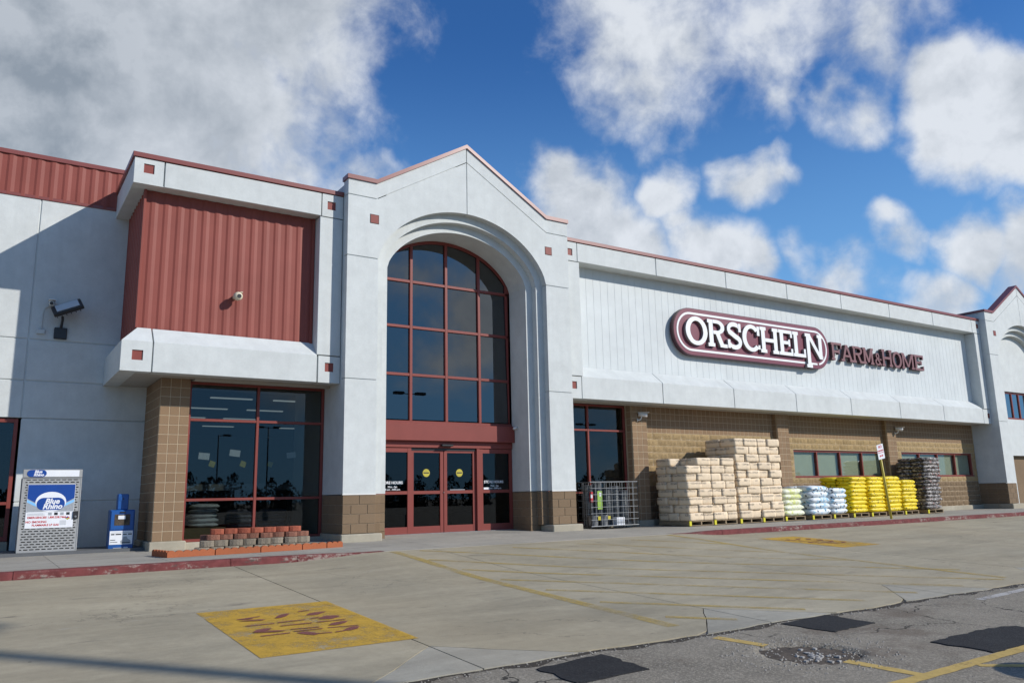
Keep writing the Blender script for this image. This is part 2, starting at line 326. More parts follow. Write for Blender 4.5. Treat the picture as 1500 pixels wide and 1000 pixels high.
EDIRT = mat('packed_dirt', m_paint, (0.055, 0.046, 0.036), 0.85, 0.56, 3.0)
HOLE = mat('pothole_dirt', m_plain, (0.075, 0.058, 0.042), 0.95, 0, 0.45, 14, 1.0, 40)
STONE = mat('white_rubble', m_plain, (0.36, 0.345, 0.32), 0.9, 0, 0.4, 30, 0.5)
YEL = mat('worn_yellow_paint', m_paint, (0.55, 0.335, 0.045), 0.90, 0.555, 2.6)
YEL2 = mat('faded_yellow_line', m_paint, (0.47, 0.345, 0.10), 0.72, 0.50, 1.3)
YEL3 = mat('stall_yellow_line', m_paint, (0.50, 0.355, 0.115), 0.92, 0.60, 4.0)
WHT3 = mat('faded_white_line', m_paint, (0.55, 0.53, 0.50), 0.75, 0.52, 3.0)
MAROON = mat('worn_maroon_paint', m_paint, (0.21, 0.075, 0.07), 0.85, 0.60, 9.0)
CURB = mat('red_curb', m_curb)
GLASS = mat('window_glass', m_glass, 0.62, 1.05); GLASSC = mat('clear_window_glass', m_glass, 0.90, 0.8); GLASSE = mat('door_glass', m_glass, 0.35, 0.9)
GLASSD = mat('dark_window_glass', m_glass, 0.10, 3.1)
SHADE = mat('blind_fabric', m_plain, (0.36, 0.345, 0.25), 0.8, 0, 0.06, 3)
DARK = mat('interior_dark', m_plain, (0.045, 0.045, 0.048), 0.8, 0, 0.1)
INWALL = mat('interior_wall', m_plain, (0.10, 0.105, 0.11), 0.8, 0, 0.1)
CEIL = mat('interior_ceiling', m_plain, (0.16, 0.17, 0.18), 0.8, 0, 0.05)
LAMP = mat('fluorescent_tube', m_emit, (0.88, 0.97, 1.0), 0.5)
SOFF = mat('soffit_metal', m_plain, (0.40, 0.37, 0.32), 0.5, 0, 0.06, 2)
BLACK = mat('black_plastic', m_plain, (0.018, 0.018, 0.02), 0.45, 0, 0.1)
WHITE = mat('white_plastic', m_plain, (0.72, 0.70, 0.66), 0.4, 0, 0.05)
CREAM = mat('cream_plastic', m_plain, (0.62, 0.55, 0.40), 0.4, 0, 0.08)
LENS = mat('lamp_glass', m_plain, (0.50, 0.54, 0.56), 0.12, 0, 0.03)
STEEL = mat('galvanised_steel', m_plain, (0.26, 0.265, 0.27), 0.42, 0.55, 0.15, 8)
CABG = mat('cabinet_grey', m_plain, (0.34, 0.34, 0.33), 0.5, 0.25, 0.08, 4)
WIRE = mat('grey_wire', m_plain, (0.30, 0.31, 0.31), 0.45, 0.5, 0.1, 8)
NBLUE = mat('blue_enamel', m_plain, (0.012, 0.085, 0.30), 0.38, 0, 0.1, 6)
PBLUE = mat('print_blue', m_plain, (0.010, 0.055, 0.27), 0.3, 0, 0.05)
LBLUE = mat('print_light_blue', m_plain, (0.22, 0.50, 0.80), 0.3, 0, 0.05)
PWHITE = mat('print_white', m_plain, (0.75, 0.76, 0.78), 0.35, 0, 0.03)
PRED = mat('print_red', m_plain, (0.50, 0.03, 0.035), 0.4, 0, 0.05)
PGREY = mat('print_grey', m_plain, (0.32, 0.34, 0.36), 0.4, 0, 0.1, 30)
PBLACK = mat('print_black', m_plain, (0.02, 0.02, 0.025), 0.4)
STICK = mat('yellow_sticker', m_plain, (0.45, 0.38, 0.03), 0.5)
SIGNM = mat('sign_maroon', m_plain, (0.175, 0.035, 0.055), 0.4, 0, 0.05, 2)
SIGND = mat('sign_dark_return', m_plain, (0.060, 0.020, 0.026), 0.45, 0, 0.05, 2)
SIGNF = mat('letter_face_rose', m_plain, (0.19, 0.075, 0.075), 0.45, 0, 0.06, 2)
LETW = mat('letter_white', m_plain, (0.82, 0.82, 0.80), 0.35, 0, 0.02, 2)
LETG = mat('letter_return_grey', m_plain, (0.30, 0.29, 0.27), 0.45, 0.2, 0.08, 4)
TAN = mat('tan_paper_sack', m_sack, (0.73, 0.585, 0.405), 'tan')
YSACK = mat('yellow_sack', m_sack, (0.80, 0.60, 0.012), 'yellow')
BSACK = mat('white_blue_sack', m_sack, (0.70, 0.74, 0.76), 'blue')
CSACK = mat('cream_green_sack', m_sack, (0.72, 0.73, 0.55), 'cream')
GSACK = mat('grey_printed_sack', m_sack, (0.42, 0.385, 0.35), 'grey')
PALW = mat('pallet_wood', m_wood, (0.30, 0.225, 0.14))
PALY = mat('yellow_pallet_tag', m_plain, (0.62, 0.55, 0.02), 0.5)
YPOLE = mat('yellow_pole_paint', m_plain, (0.55, 0.44, 0.06), 0.5, 0, 0.15, 6)
TERRA = mat('terracotta_concrete', m_block, (0.39, 0.125, 0.055), (0.33, 0.10, 0.045), 0.9, 0.4, 60, rnd=0.08)
RBLK = mat('red_wall_stone', m_block, (0.36, 0.105, 0.06), (0.20, 0.06, 0.04), 0.95, 1.0, 40, rnd=0.15)
BBLK = mat('brown_wall_stone', m_block, (0.27, 0.125, 0.085), (0.14, 0.065, 0.045), 0.95, 1.0, 40, rnd=0.15)
GBLK = mat('grey_wall_stone', m_block, (0.29, 0.245, 0.185), (0.15, 0.125, 0.095), 0.95, 1.0, 40, rnd=0.15)
CARD = mat('cardboard', m_plain, (0.20, 0.15, 0.09), 0.85, 0, 0.08)
POLEM = mat('pole_bronze', m_plain, (0.035, 0.03, 0.027), 0.5, 0.3, 0.1)
TREEM = mat('bare_twigs', m_plain, (0.05, 0.042, 0.03), 0.95, 0, 0.3, 0.4)
PAPER = mat('white_paper', m_plain, (0.75, 0.76, 0.78), 0.7, 0, 0.03)

# ------------------------------------------------------------------ ground
def sm(a, b, x): t = min(1, max(0, (x-a)/(b-a))); return t*t*(3-2*t)
K = 0.045
def bump_(x, y): return 0.088*(1-sm(3.6, 5.4, abs(x-0.3)))*(1-sm(2.8, 6.5, -y))
def zlot(x, y):
    yy = max(y, -20.0); return -0.14+K*(yy+3.5)+bump_(x, y) if y < -2.6 else -0.14+K*0.9+bump_(x, -2.6)
EDGE_Y = lambda x: -10.60+0.022*math.sin(x*2.3)+0.012*math.sin(x*5.1+1)+0.008*math.sin(x*11.7)
POT = [(-3.45, -11.30), (-3.15, -11.25), (-2.86, -11.38), (-2.70, -11.62), (-2.74, -11.92), (-3.0, -12.04), (-3.3, -12.02), (-3.52, -11.86), (-3.62, -11.58)]
PC = (-3.12, -11.66)
def inpoly(x, y, P):
    c = False; j = len(P)-1
    for i in range(len(P)):
        if (P[i][1] > y) != (P[j][1] > y) and x < (P[j][0]-P[i][0])*(y-P[i][1])/(P[j][1]-P[i][1])+P[i][0]: c = not c
        j = i
    return c
def axis(segs):
    out = []
    for a, b, n in segs: out += [a+(b-a)*i/n for i in range(n)]
    return out+[segs[-1][1]]
gx = axis([(-600, -60, 6), (-60, -8, 18), (-8, -4, 12), (-4, -2.2, 30), (-2.2, 8, 20), (8, 80, 20), (80, 600, 5)])
gy = axis([(-600, -60, 6), (-60, -20, 10), (-20, -12.6, 14), (-12.6, -10.75, 30), (-10.75, -10.5, 2), (-10.5, -10.3, 1), (-10.3, -2.6, 15), (-2.6, 40, 4), (40, 600, 5)])
mb = MB()
for y in gy:
    for x in gx:
        z = zlot(x, y)-0.012
        if y > -10.4: z -= 0.05
        if inpoly(x, y, POT): z -= 0.055
        mb.v.append((x, y, z))
nx = len(gx)
for j in range(len(gy)-1):
    for i in range(nx-1): a = j*nx+i; mb.f.append((a, a+1, a+nx+1, a+nx))
ground = mb.build('ground', ASPH, None, True); ground['kind'] = 'structure'
def sheet(poly_cols, name, m, parent, dz=0.004):          # list of columns [(x,y),...] of equal length -> sheet on the lot
    mb = MB(); n = len(poly_cols[0])
    for c in poly_cols:
        for x, y in c: mb.v.append((x, y, zlot(x, y)+dz))
    for i in range(len(poly_cols)-1):
        for k in range(n-1):
            a = i*n+k; mb.f.append((a, a+1, a+n+1, a+n))
    return mb.build(name, m, parent)
apron = struct('concrete_apron')
JX = [-36.2, -32.4, -28.6, -24.8, -21.0, -17.2, -13.4, -9.75, -5.95, -2.35, 1.2, 4.9, 8.7, 12.5, 16.3, 20.1, 23.9, 27.7, 31.5, 35.3, 39.1, 42.9, 46.7, 50.5]
EDGE = -10.60
def slab(cols, name, m, parent):
    mb = MB(); n = len(cols[0])
    for c in cols:
        for x, y in c: mb.v.append((x, y, zlot(x, y)))
    for i in range(len(cols)-1):
        for k in range(n-1): a = i*n+k; mb.f.append((a, a+1, a+n+1, a+n))
    # skirt
    o = len(mb.v); per = [k for k in range(n)]+[i*n+n-1 for i in range(1, len(cols))]+[(len(cols)-1)*n+k for k in range(n-2, -1, -1)]+[i*n for i in range(len(cols)-2, 0, -1)]
    for p in per: x, y, z = mb.v[p]; mb.v.append((x, y, z-0.05))
    L = len(per)
    for i in range(L): mb.f.append((per[i], o+i, o+(i+1) % L, per[(i+1) % L]))
    return mb.build(name, m, parent)
def wob(x): return EDGE_Y(x)+10.60
for i in range(len(JX)-1):
    x0, x1 = JX[i]+0.008, JX[i+1]-0.008
    n = 16; xs = [x0+(x1-x0)*k/n for k in range(n+1)]
    def cut(x): return EDGE+wob(x)+max(0.0, 1.0-(x-x0)/1.0, 1.0-(x1-x)/1.05)*0.95 if True else EDGE
    def ybot(x): d = min(x-x0, x1-x); return EDGE+wob(x)+(max(0, 1.0-d)*0.95)
    cols = []
    for x in xs:
        yb = ybot(x)+0.01; cols.append([(x, yb+(-2.86-yb)*k/18) for k in range(19)])
    slab(cols, 'concrete_slab', CONC, apron)
    for s in (0, 1):                                     # triangular repairs beside each joint at the asphalt edge
        tx = [x0+k/5 for k in range(6)] if s == 0 else [x1-1+k/5 for k in range(6)]
        cols = []
        for x in tx:
            d = min(x-x0, x1-x); yt = EDGE+wob(x)+max(0, 1-d)*0.95-0.004; yb = EDGE+wob(x)
            cols.append([(x, yb+(yt-yb)*k/3) for k in range(4)])
        slab(cols, 'concrete_repair', CONC2, apron)
mb = MB(); mb.v = []
for x in (-40, -5.4, -3.6, 3.6, 5.4, 55):
    for y in (-10.5, -6.5, -4.5, -2.9): mb.v.append((x, y, zlot(x, y)-0.03))
for i in range(5):
    for k in range(3): a = i*4+k; mb.f.append((a, a+1, a+5, a+4))
tag(mb.build('joint_filler', DIRT_SHADE, apron))
# painted markings on the concrete
def band(p0, p1, wd, name, m, parent, n=14, dz=0.004, jag=0.0):
    (x0, y0), (x1, y1) = p0, p1; L = math.hypot(x1-x0, y1-y0); nx_, ny_ = -(y1-y0)/L*wd/2, (x1-x0)/L*wd/2
    cols = []
    for k in range(n+1):
        t = k/n; x, y = x0+(x1-x0)*t, y0+(y1-y0)*t; j = 1+random.uniform(-jag, jag)
        cols.append([(x+nx_*j, y+ny_*j), (x-nx_*j, y-ny_*j)])
    o = sheet(cols, name, m, parent, dz)
    return o
marks = struct('road_markings')
band((-3.18, -2.95), (-3.40, -10.2), 0.17, 'crosswalk_line', YEL2, marks, 30)
band((3.60, -2.95), (3.45, -10.2), 0.15, 'crosswalk_line', YEL2, marks, 30)
for c in range(7):                                        # diagonal hatching between the two lines
    y0 = -3.05-1.12*c; x0 = -3.1; L = min(6.5, (y0+10.3)/0.97)
    if c == 0: x0 += 0.4
    band((x0, y0), (x0+L, y0-0.97*L), 0.11, 'hatch_line', YEL2, marks, 20)
for c in range(3):
    x0 = -0.9+1.5*c; L = 3.5-x0
    band((x0, -3.4), (x0+L, -3.4-0.97*L), 0.11, 'hatch_line', YEL2, marks, 20)
STROKES = [(-7.11, -7.5, -6.85, -7.44, 0), (-7.12, -7.89, -6.83, -7.9, 0), (-6.79, -7.88, -6.49, -7.87, 0), (-6.82, -8.07, -6.49, -8.08, 0), (-6.41, -7.39, -6.27, -7.36, 0), (-7.13, -8.45, -6.84, -8.44, 0), (-6.78, -8.28, -6.5, -8.32, 0), (-6.79, -8.4, -6.5, -8.41, 0), (-6.43, -7.85, -6.32, -7.82, 0), (-6.44, -8.08, -6.12, -8.08, 0), (-6.44, -8.4, -6.13, -8.44, 0), (-6.62, -8.62, -6.49, -8.64, 0), (-6.45, -8.64, -6.35, -8.63, 0), (-7.11, -7.6, -6.85, -7.65, 1), (-6.74, -7.63, -6.53, -7.45, 2), (-6.4, -7.63, -6.14, -7.53, 2), (-6.36, -7.9, -6.1, -7.85, 3), (-6.39, -8.29, -6.14, -8.18, 2), (-7.14, -8.23, -6.93, -8.14, 2), (-7.14, -8.26, -6.84, -8.32, 1), (-6.79, -8.49, -6.61, -8.62, 3), (-6.36, -8.62, -6.15, -8.51, 2), (-7.09, -7.52, -6.93, -7.49, 1)]
def ybox(x0, x1, y0, y1):
    nx_, ny_ = 12, 12
    o = sheet([[(x0+(x1-x0)*i/nx_, y0+(y1-y0)*k/ny_) for k in range(ny_+1)] for i in range(nx_+1)], 'painted_box', YEL, marks, 0.004)
    mb = MB(); rnd = random.Random(3); fx, fy = (x1-x0)/1.5, (y1-y0)/2.46
    for n_, (xa, ya, xb, yb, tk) in enumerate(STROKES):        # what is left of the worn stencil, relative to the box
        xa, xb = x0+(xa+7.38)*fx, x0+(xb+7.38)*fx; ya, yb = y1+(ya+6.85)*fy, y1+(yb+6.85)*fy
        h = (.04, .07, .13, .17)[tk]; N = 12; o_ = len(mb.v); pk = rnd.uniform(.35, .75); dzz = .0085+.0007*(n_ % 5)
        for k in range(N+1):
            t = k/N; x = xa+(xb-xa)*t; yy = ya+(yb-ya)*t; e = min(1, t/pk if t < pk else (1-t)/(1-pk)); hh = (h*(math.sin(math.pi*e/2)**.9)+.012)*rnd.uniform(.85, 1.12) if tk else h*rnd.uniform(.75, 1.1)
            mb.v += [(x, yy-hh/2, zlot(x, yy-hh/2)+dzz), (x, yy+hh/2, zlot(x, yy+hh/2)+dzz)]
        for k in range(N): q = o_+2*k; mb.f.append((q, q+2, q+3, q+1))
    mb.build('lettering', MAROON, o)
ybox(-7.38, -5.88, -9.31, -6.85); ybox(5.35, 6.65, -6.2, -4.0)
# asphalt stalls
band((-3.40, -10.76), (-3.27, -11.26), 0.125, 'stall_line', YEL3, marks, 10, -0.0085, 0.08)
band((-3.17, -12.02), (-3.06, -12.66), 0.125, 'stall_line', YEL3, marks, 10, -0.0085, 0.08)
band((-3.95, -12.70), (-1.70, -12.62), 0.115, 'stall_line', YEL3, marks, 20, -0.0075, 0.08)
band((-2.36, -12.71), (-1.2, -13.5), 0.09, 'stall_line', YEL3, marks, 10, -0.0085, 0.08)
band((-1.9, -12.63), (6.0, -12.4), 0.115, 'stall_line', YEL3, marks, 20, -0.0065, 0.08)
band((1.12, -10.98), (2.9, -10.85), 0.11, 'stall_line', WHT3, marks, 10, -0.0085, 0.1)
def rough_patch(P, name, m, parent, dz, thick=0.02, jit=0.032):
    out = []
    for i in range(len(P)):
        a, b = P[i], P[(i+1) % len(P)]; n = max(3, int(math.hypot(a[0]-b[0], a[1]-b[1])/0.09))
        for k in range(n):
            t = k/n; out.append((a[0]+(b[0]-a[0])*t+random.uniform(-jit, jit), a[1]+(b[1]-a[1])*t+random.uniform(-jit, jit)*.7))
    cx = sum(p[0] for p in out)/len(out); cy = sum(p[1] for p in out)/len(out); n = len(out); mb = MB()
    for s, d in ((1.0, -thick), (0.985, dz), (0.5, dz+.004)):
        for x, y in out: X, Y = cx+(x-cx)*s, cy+(y-cy)*s; mb.v.append((X, Y, zlot(X, Y)-0.012+d))
    mb.v.append((cx, cy, zlot(cx, cy)-0.012+dz+.004))
    for r in range(2):
        for i in range(n): mb.f.append((r*n+i, r*n+(i+1) % n, (r+1)*n+(i+1) % n, (r+1)*n+i))
    for i in range(n): mb.f.append((2*n+i, 2*n+(i+1) % n, 3*n))
    return mb.build(name, m, parent)
rough_patch([(-5.57, -10.82), (-4.80, -10.73), (-4.78, -11.31), (-5.57, -11.36)][::-1], 'asphalt_patch', PATCH, ground, 0.009)
rough_patch([(-2.33, -10.68), (-1.48, -10.62), (-1.37, -11.17), (-2.17, -11.24)][::-1], 'asphalt_patch', PATCH, ground, 0.009)
rough_patch([(-1.82, -12.0), (-0.80, -11.98), (-0.3, -12.05), (-0.35, -12.5), (-1.79, -12.56)][::-1], 'asphalt_patch', PATCH, ground, 0.011)
hole = rough_patch([(PC[0]+(x-PC[0])*1.03, PC[1]+(y-PC[1])*1.03) for x, y in POT][::-1], 'pothole_bed', HOLE, ground, -0.032, 0.09, 0.02)
mb = MB(); rnd = random.Random(11)
for k in range(70):
    a = rnd.uniform(0, 6.28); d = abs(rnd.gauss(0, .14)); x, y = PC[0]-0.02+math.cos(a)*d*1.3, PC[1]-.05+math.sin(a)*d*1.1; s = rnd.uniform(.007, .018)
    c = Vector((x, y, zlot(x, y)-0.043+s*.3))
    pts = [c+Vector((rnd.uniform(.6, 1.2)*s*sx, rnd.uniform(.6, 1.2)*s*sy, rnd.uniform(.5, .8)*s*sz)) for sz in (-1, 1) for sy in (-1, 1) for sx in (-1, 1)]
    mb.add(pts, [(0, 2, 3, 1), (4, 5, 7, 6), (0, 1, 5, 4), (1, 3, 7, 5), (3, 2, 6, 7), (2, 0, 4, 6)])
tag(mb.build('rubble', STONE, ground), kind='stuff')
mb = MB(); rnd = random.Random(23)
for k in range(1500):
    q = rnd.random()
    if q < .45: x = rnd.uniform(-7.5, 9); y = EDGE_Y(x)+rnd.gauss(-.06, .05)
    elif q < .75: a = rnd.uniform(0, 6.28); d = rnd.uniform(.35, .95); x, y = PC[0]+math.cos(a)*d, PC[1]+math.sin(a)*d*.7
    else: x, y = rnd.uniform(-6.5, 3), rnd.uniform(-13.2, -10.75)
    s_ = rnd.uniform(.004, .013) if q < .75 else rnd.uniform(.004, .009); z = zlot(x, y)-.012
    mb.add([(x-s_, y-s_*.6, z), (x+s_, y-s_*.7, z), (x+rnd.uniform(-s_, s_)*.5, y+s_, z), (x, y, z+s_*1.1)], [(0, 1, 3), (1, 2, 3), (2, 0, 3)])
tag(mb.build('loose_gravel', GRAV, ground), kind='stuff')
cols = []
for k in range(240):
    x = -14+k*.12; y = EDGE_Y(x); cols.append([(x, y+.0), (x, y-.03-.07*abs(math.sin(x*3.1)+.6*math.sin(x*7.7)))])
sheet(cols, 'edge_dirt', EDIRT, ground, -.0095)
# ------------------------------------------------------------------ sidewalk + kerb
walk = struct('sidewalk')
def zwalk(x, y): return 0.034*max(0.0, y+1.4)*(1-sm(3.2, 4.4, abs(x)))
CUT = lambda x: (1-sm(3.6, 5.2, abs(x-0.4)))              # dropped kerb in front of the doors
SX = [-36, -30, -24, -20, -16.5, -13.2, -10.0, -8.4, -6.85, -5.3, -3.75, -1.9, 0, 1.9, 3.75, 5.6, 7.5, 9.4, 11.3, 13.2, 15.1, 17, 18.9, 20.8, 22.7, 24.6, 28, 32, 36, 42, 50]
for i in range(len(SX)-1):
    x0, x1 = SX[i]+.004, SX[i+1]-.004
    for (ya, yb) in ((-2.60, -0.62), (-0.612, 2.7)):
        mb = MB(); n = 6
        for a in range(n+1):
            for b in range(n+1):
                x = x0+(x1-x0)*a/n; y = ya+(yb-ya)*b/n; mb.v.append((x, y, zwalk(x, y)-0.035*CUT(x)*sm(-1.4, -2.6, y)))
        for a in range(n):
            for b in range(n): q = a*(n+1)+b; mb.f.append((q, q+n+1, q+n+2, q+1))
        o_ = len(mb.v); per = [k for k in range(n+1)]+[k*(n+1)+n for k in range(1, n+1)]+[n*(n+1)+k for k in range(n-1, -1, -1)]+[k*(n+1) for k in range(n-1, 0, -1)]
        for p in per: x, y, z = mb.v[p]; mb.v.append((x, y, z-.09))
        L = len(per)
        for k in range(L): mb.f.append((per[k], per[(k+1) % L], o_+(k+1) % L, o_+k))
        mb.build('walk_slab', WALK, walk)
mb = MB(); mb.box(-36, 50, -2.58, 2.7, -0.6, -0.06); mb.build('walk_bed', DIRT_SHADE, walk)
KX = [-36, -27, -18, -12, -9, -6, -4.9]; KX2 = [5.5, 8.5, 11.5, 14.5, 17.5, 20.5, 23.5, 27, 34, 42, 50]
def kerb(x0, x1, m):
    mb = MB(); n = max(4, int((x1-x0)/0.25)); prof = []
    for k in range(n+1):
        x = x0+(x1-x0)*k/n; zt = -0.035*CUT(x); zb = zlot(x, -2.9)-.06; zt = max(zt, zlot(x, -2.9)+0.006)+random.uniform(-.002, .002); j = random.uniform(-.004, .004)
        mb.v += [(x, -2.86+j, zb), (x, -2.845+j, zt-.022), (x, -2.815+j, zt), (x, -2.608, zt), (x, -2.608, zb)]
    for k in range(n):
        for q in range(4): a = 5*k+q; mb.f.append((a, a+5, a+6, a+1))
    mb.f.append((0, 1, 2, 3, 4)); e = 5*n; mb.f.append((e+4, e+3, e+2, e+1, e))
    return mb.build('kerb_stone', m, walk)
for i in range(len(KX)-1): kerb(KX[i]+.004, KX[i+1]-.004, CURB)
for i in range(len(KX2)-1): kerb(KX2[i]+.004, KX2[i+1]-.004, CURB)
kerb(-4.896, -3.3, CURB)
kerb(-3.292, 0.2, WALK); kerb(0.208, 3.9, WALK); kerb(3.908, 5.496, CURB)

# ------------------------------------------------------------------ the store
yT, yL, yP, yD, yG, yB = -0.28, 2.455, 0.75, 0.92, 0.98, 0.83
W, XE, XL, A, ST, DP = 3.104, 25.013, -7.494, 2.355, 0.198, 0.191
zc, zb, zs, zu = 7.812, 7.159, 3.995, 3.401
ztc, za, zj1, zj2, zw, VX = 8.175, 9.606, 6.272, 3.491, 1.018, 2.409
store = thing('store_building', 'long white painted concrete store with red ribbed trim, arched glass entrance and block piers', 'building')
JG = 0.011                                                # half a panel joint
def panel(x0, x1, y0, y1, z0, z1, m=WALL, name='wall_panel', parent=None, bev=0.008):
    return MB().box(x0+JG, x1-JG, y0, y1, z0+JG, z1-JG).build(name, m, parent or store, False, bev)
def panel_tile(x0, x1, y0, y1, z0, z1, cx, cz, h=0.098, par=None, name='fascia_panel'):   # panel with a sunk red square
    x0 += JG; x1 -= JG; z0 += JG; z1 -= JG; mb = MB(); d = 0.03
    o = [(x0, z0), (x1, z0), (x1, z1), (x0, z1)]; q = [(cx-h, cz-h), (cx+h, cz-h), (cx+h, cz+h), (cx-h, cz+h)]
    mb.v = [(x, y0, z) for x, z in o]+[(x, y0, z) for x, z in q]+[(x, y0+d, z) for x, z in q]+[(x, y1, z) for x, z in o]
    for i in range(4):
        j = (i+1) % 4; mb.f += [(i, j, 4+j, 4+i), (4+i, 4+j, 8+j, 8+i), (12+i, 12+j, j, i)]
    mb.f += [(15, 14, 13, 12), (8, 9, 10, 11)]
    p = mb.build(name, WALL, par or store)
    t = MB().box(cx-h+.002, cx+h-.002, y0+.022, y0+d-.003, cz-h+.002, cz+h-.002).build('accent_tile', TILE, par or store)
    return p
def cap(x0, x1, y0, y1, z, name='parapet_cap'):
    return MB().box(x0, x1, y0, y1, z-0.10, z).build(name, CAPM, store, False, 0.006)
def siding(x0, x1, y, z0, z1, pitch, par, along='x', depth=0.032, sgn=1):   # ribbed metal sheets, one object per rib pair
    n = max(1, round((x1-x0)/pitch)); p = (x1-x0)/n
    for i in range(n):
        a = x0+i*p; pr = [(0, 0), (.34, 0), (.50, -depth), (.74, -depth), (1.0, 0)]
        mb = MB()
        for u, d in pr:
            X = a+u*p
            for z in (z0, z1): mb.v.append((X, y+d, z) if along == 'x' else (y+sgn*d, X, z))
        for k in range(len(pr)-1): q = 2*k; mb.f.append((q, q+2, q+3, q+1) if (along == 'x') == (sgn > 0) else (q, q+1, q+3, q+2))
        o_ = len(mb.v)
        mb.build('siding_sheet', REDM, par)
# --- left wall of smooth precast panels
zr = [0.02, 0.992, 2.664, 3.437, 4.300, 7.352]
vx = [-8.925, -6.56]
for i in range(len(zr)-1): panel(vx[0], vx[1], yL, yL+.25, zr[i], zr[i+1])
for i in range(2, len(zr)-1): panel(-12.6, vx[0], yL, yL+.25, zr[i], zr[i+1])
for a, b in ((-16.4, -12.6), (-20.2, -16.4), (-24, -20.2)):
    for i in range(len(zr)-1): panel(a, b, yL, yL+.25, zr[i], zr[i+1])
panel(-12.6, -8.94, yL, yL+.25, -0.01, 0.24, PLINTH, 'window_sill')
MB().box(-24, -6.5, yL+.02, yL+.22, 2.68, 7.35).box(-8.9, -6.5, yL+.02, yL+.22, 0.0, 2.67).box(-24, -12.62, yL+.02, yL+.22, 0.0, 2.67).build('wall_core', WALL, store)
fas = thing('red_fascia', None, None); fas.parent = store
siding(-24, -3.2, yL-.005, 7.352, 8.225, 0.26, fas, depth=.016)
MB().box(-24, -3.2, yL-.02, yL+.25, 7.33, 7.40).build('fascia_trim', CAPM, fas, False, .005)
MB().box(-24, -3.2, yL+.005, yL+.25, 7.40, 8.22).build('fascia_core', REDM, fas)
cap(-24, -3.2, yL-.045, yL+.3, 8.325)
lw = thing('window', None, None); lw.parent = store
def frame_bars(par, bars, y0, y1, m=FRAME, name='mullion'):
    for (x0, x1, z0, z1) in bars: MB().box(x0, x1, y0, y1, z0, z1).build(name, m, par, False, .004)
def pane(par, x0, x1, y, z0, z1, m=GLASS): return MB().box(x0, x1, y, y+.008, z0, z1).build('pane', m, par)
frame_bars(lw, [(-9.03, -8.96, .24, 2.655), (-12.6, -12.53, .24, 2.655), (-12.53, -9.03, 2.575, 2.653), (-12.53, -9.03, .24, .33), (-12.53, -9.03, .94, 1.0), (-10.83, -10.76, .33, .94), (-10.83, -10.76, 1.0, 2.575)], yL+.05, yL+.16)
for a, b in ((-12.53, -10.83), (-10.76, -9.03)):
    pane(lw, a, b, yL+.11, .33, .94); pane(lw, a, b, yL+.11, 1.0, 2.575)
# --- left canopy box
box = thing('canopy_box', None, None); box.parent = store
yR = 0.305
panel_tile(XL, -6.924, 0, .29, zb, zc-.1, -7.212, 7.50, par=box)
panel(XL, XL+.285, .30, yL, zb, zc-.1, WALL, 'fascia_panel', box); MB().box(XL-.001, XL+.0, .1, .12, 7.4, 7.6)
panel(-6.924, -3.616, 0, .29, zb, zc-.1, WALL, 'fascia_panel', box)
panel_tile(-3.616, -W, 0, .29, zb, zc-.1, -3.385, 7.44, par=box)
MB().box(XL+.05, -W, .06, .27, zb+.03, zc-.13).build('fascia_core', WALL, box)
MB().box(XL+.02, -W-.01, .02, yL, zb+.015, zb+.03).build('canopy_ceiling', WALL, box)
cap(XL-.03, -W-.003, -.03, .33, zc); cap(XL-.03, XL+.33, .332, yL-.05, zc)
panel(-3.66, -W, 0, .32, zs, zb, WALL, 'fascia_panel', box)
siding(-7.195, -3.655, yR+.032, 4.29, zb+.012, 0.245, box, depth=.015)
siding(yR+.03, yL, -7.195+.002, 4.0, zb+.012, 0.245, box, 'y', 0.024, 1)
MB().box(-7.15, -3.3, yR+.05, yL+.2, 3.6, 7.3).build('box_core', REDM, box)
MB().box(-7.235, -7.185, yR-.035, yR+.03, 4.3, zb+.01).build('corner_trim', REDM, box, False, .006)
MB().box(-3.72, -3.655, yR-.03, yR+.03, 4.29, zb+.01).build('corner_trim', REDM, box, False, .006)
# lower band with sloping top, hipped round the left corner
def lower_band(x0, x1, hipl=0.0, tile=None, par=None, yr=.305, zt=4.31, x_end=None):
    mb = MB(); a, b = x0+JG, x1-JG
    z0 = zu; h = hipl
    if tile is None:
        mb.v = [(a, 0, z0), (b, 0, z0), (b, 0, zs), (a, 0, zs), (b, yr, zt), (a+h, yr, zt), (a, yr, z0), (b, yr, z0)]
        mb.f = [(0, 1, 2, 3), (3, 2, 4, 5), (0, 6, 7, 1), (0, 3, 5, 6), (1, 7, 4, 2), (6, 5, 4, 7)]
        return mb.build('fascia_panel', WALL, par, False, 0.006)
    p = panel_tile(x0, x1, 0, .25, z0-JG, zs+JG*.2, tile[0], tile[1], par=par)
    if zt > zs:
        MB().add([(a, .001, zs-.008), (b, .001, zs-.008), (b, yr, zt), (a+h, yr, zt), (a, yr, zs-.3), (b, yr, zs-.3)], [(0, 1, 2, 3), (0, 4, 5, 1), (0, 3, 4), (1, 5, 2), (3, 2, 5, 4)]).build('sloped_cap', WALL, par)
    return p
lower_band(XL, -6.924, 0.30, (-7.192, 3.715), box); lower_band(-6.924, -3.628, 0, None, box)
panel_tile(-3.616, -W, 0, .30, zu-JG, zs, -3.36, 3.742, par=box)
mb = MB(); a = XL+JG                                     # left return of the lower band
mb.add([(a, .252, zu), (a, yL, zu), (a, yL, zs), (a, .252, zs), (a+.3, .305, 4.31), (a+.3, yL, 4.31), (a+.3, yL, zu), (a+.3, .252, zu)],
       [(0, 3, 2, 1), (3, 4, 5, 2), (0, 1, 6, 7), (1, 2, 5, 6), (0, 7, 4, 3), (7, 6, 5, 4)]); mb.build('fascia_panel', WALL, box)
MB().box(XL+.04, -W, .06, .245, zu+.03, zs-.02).build('fascia_core', WALL, box)
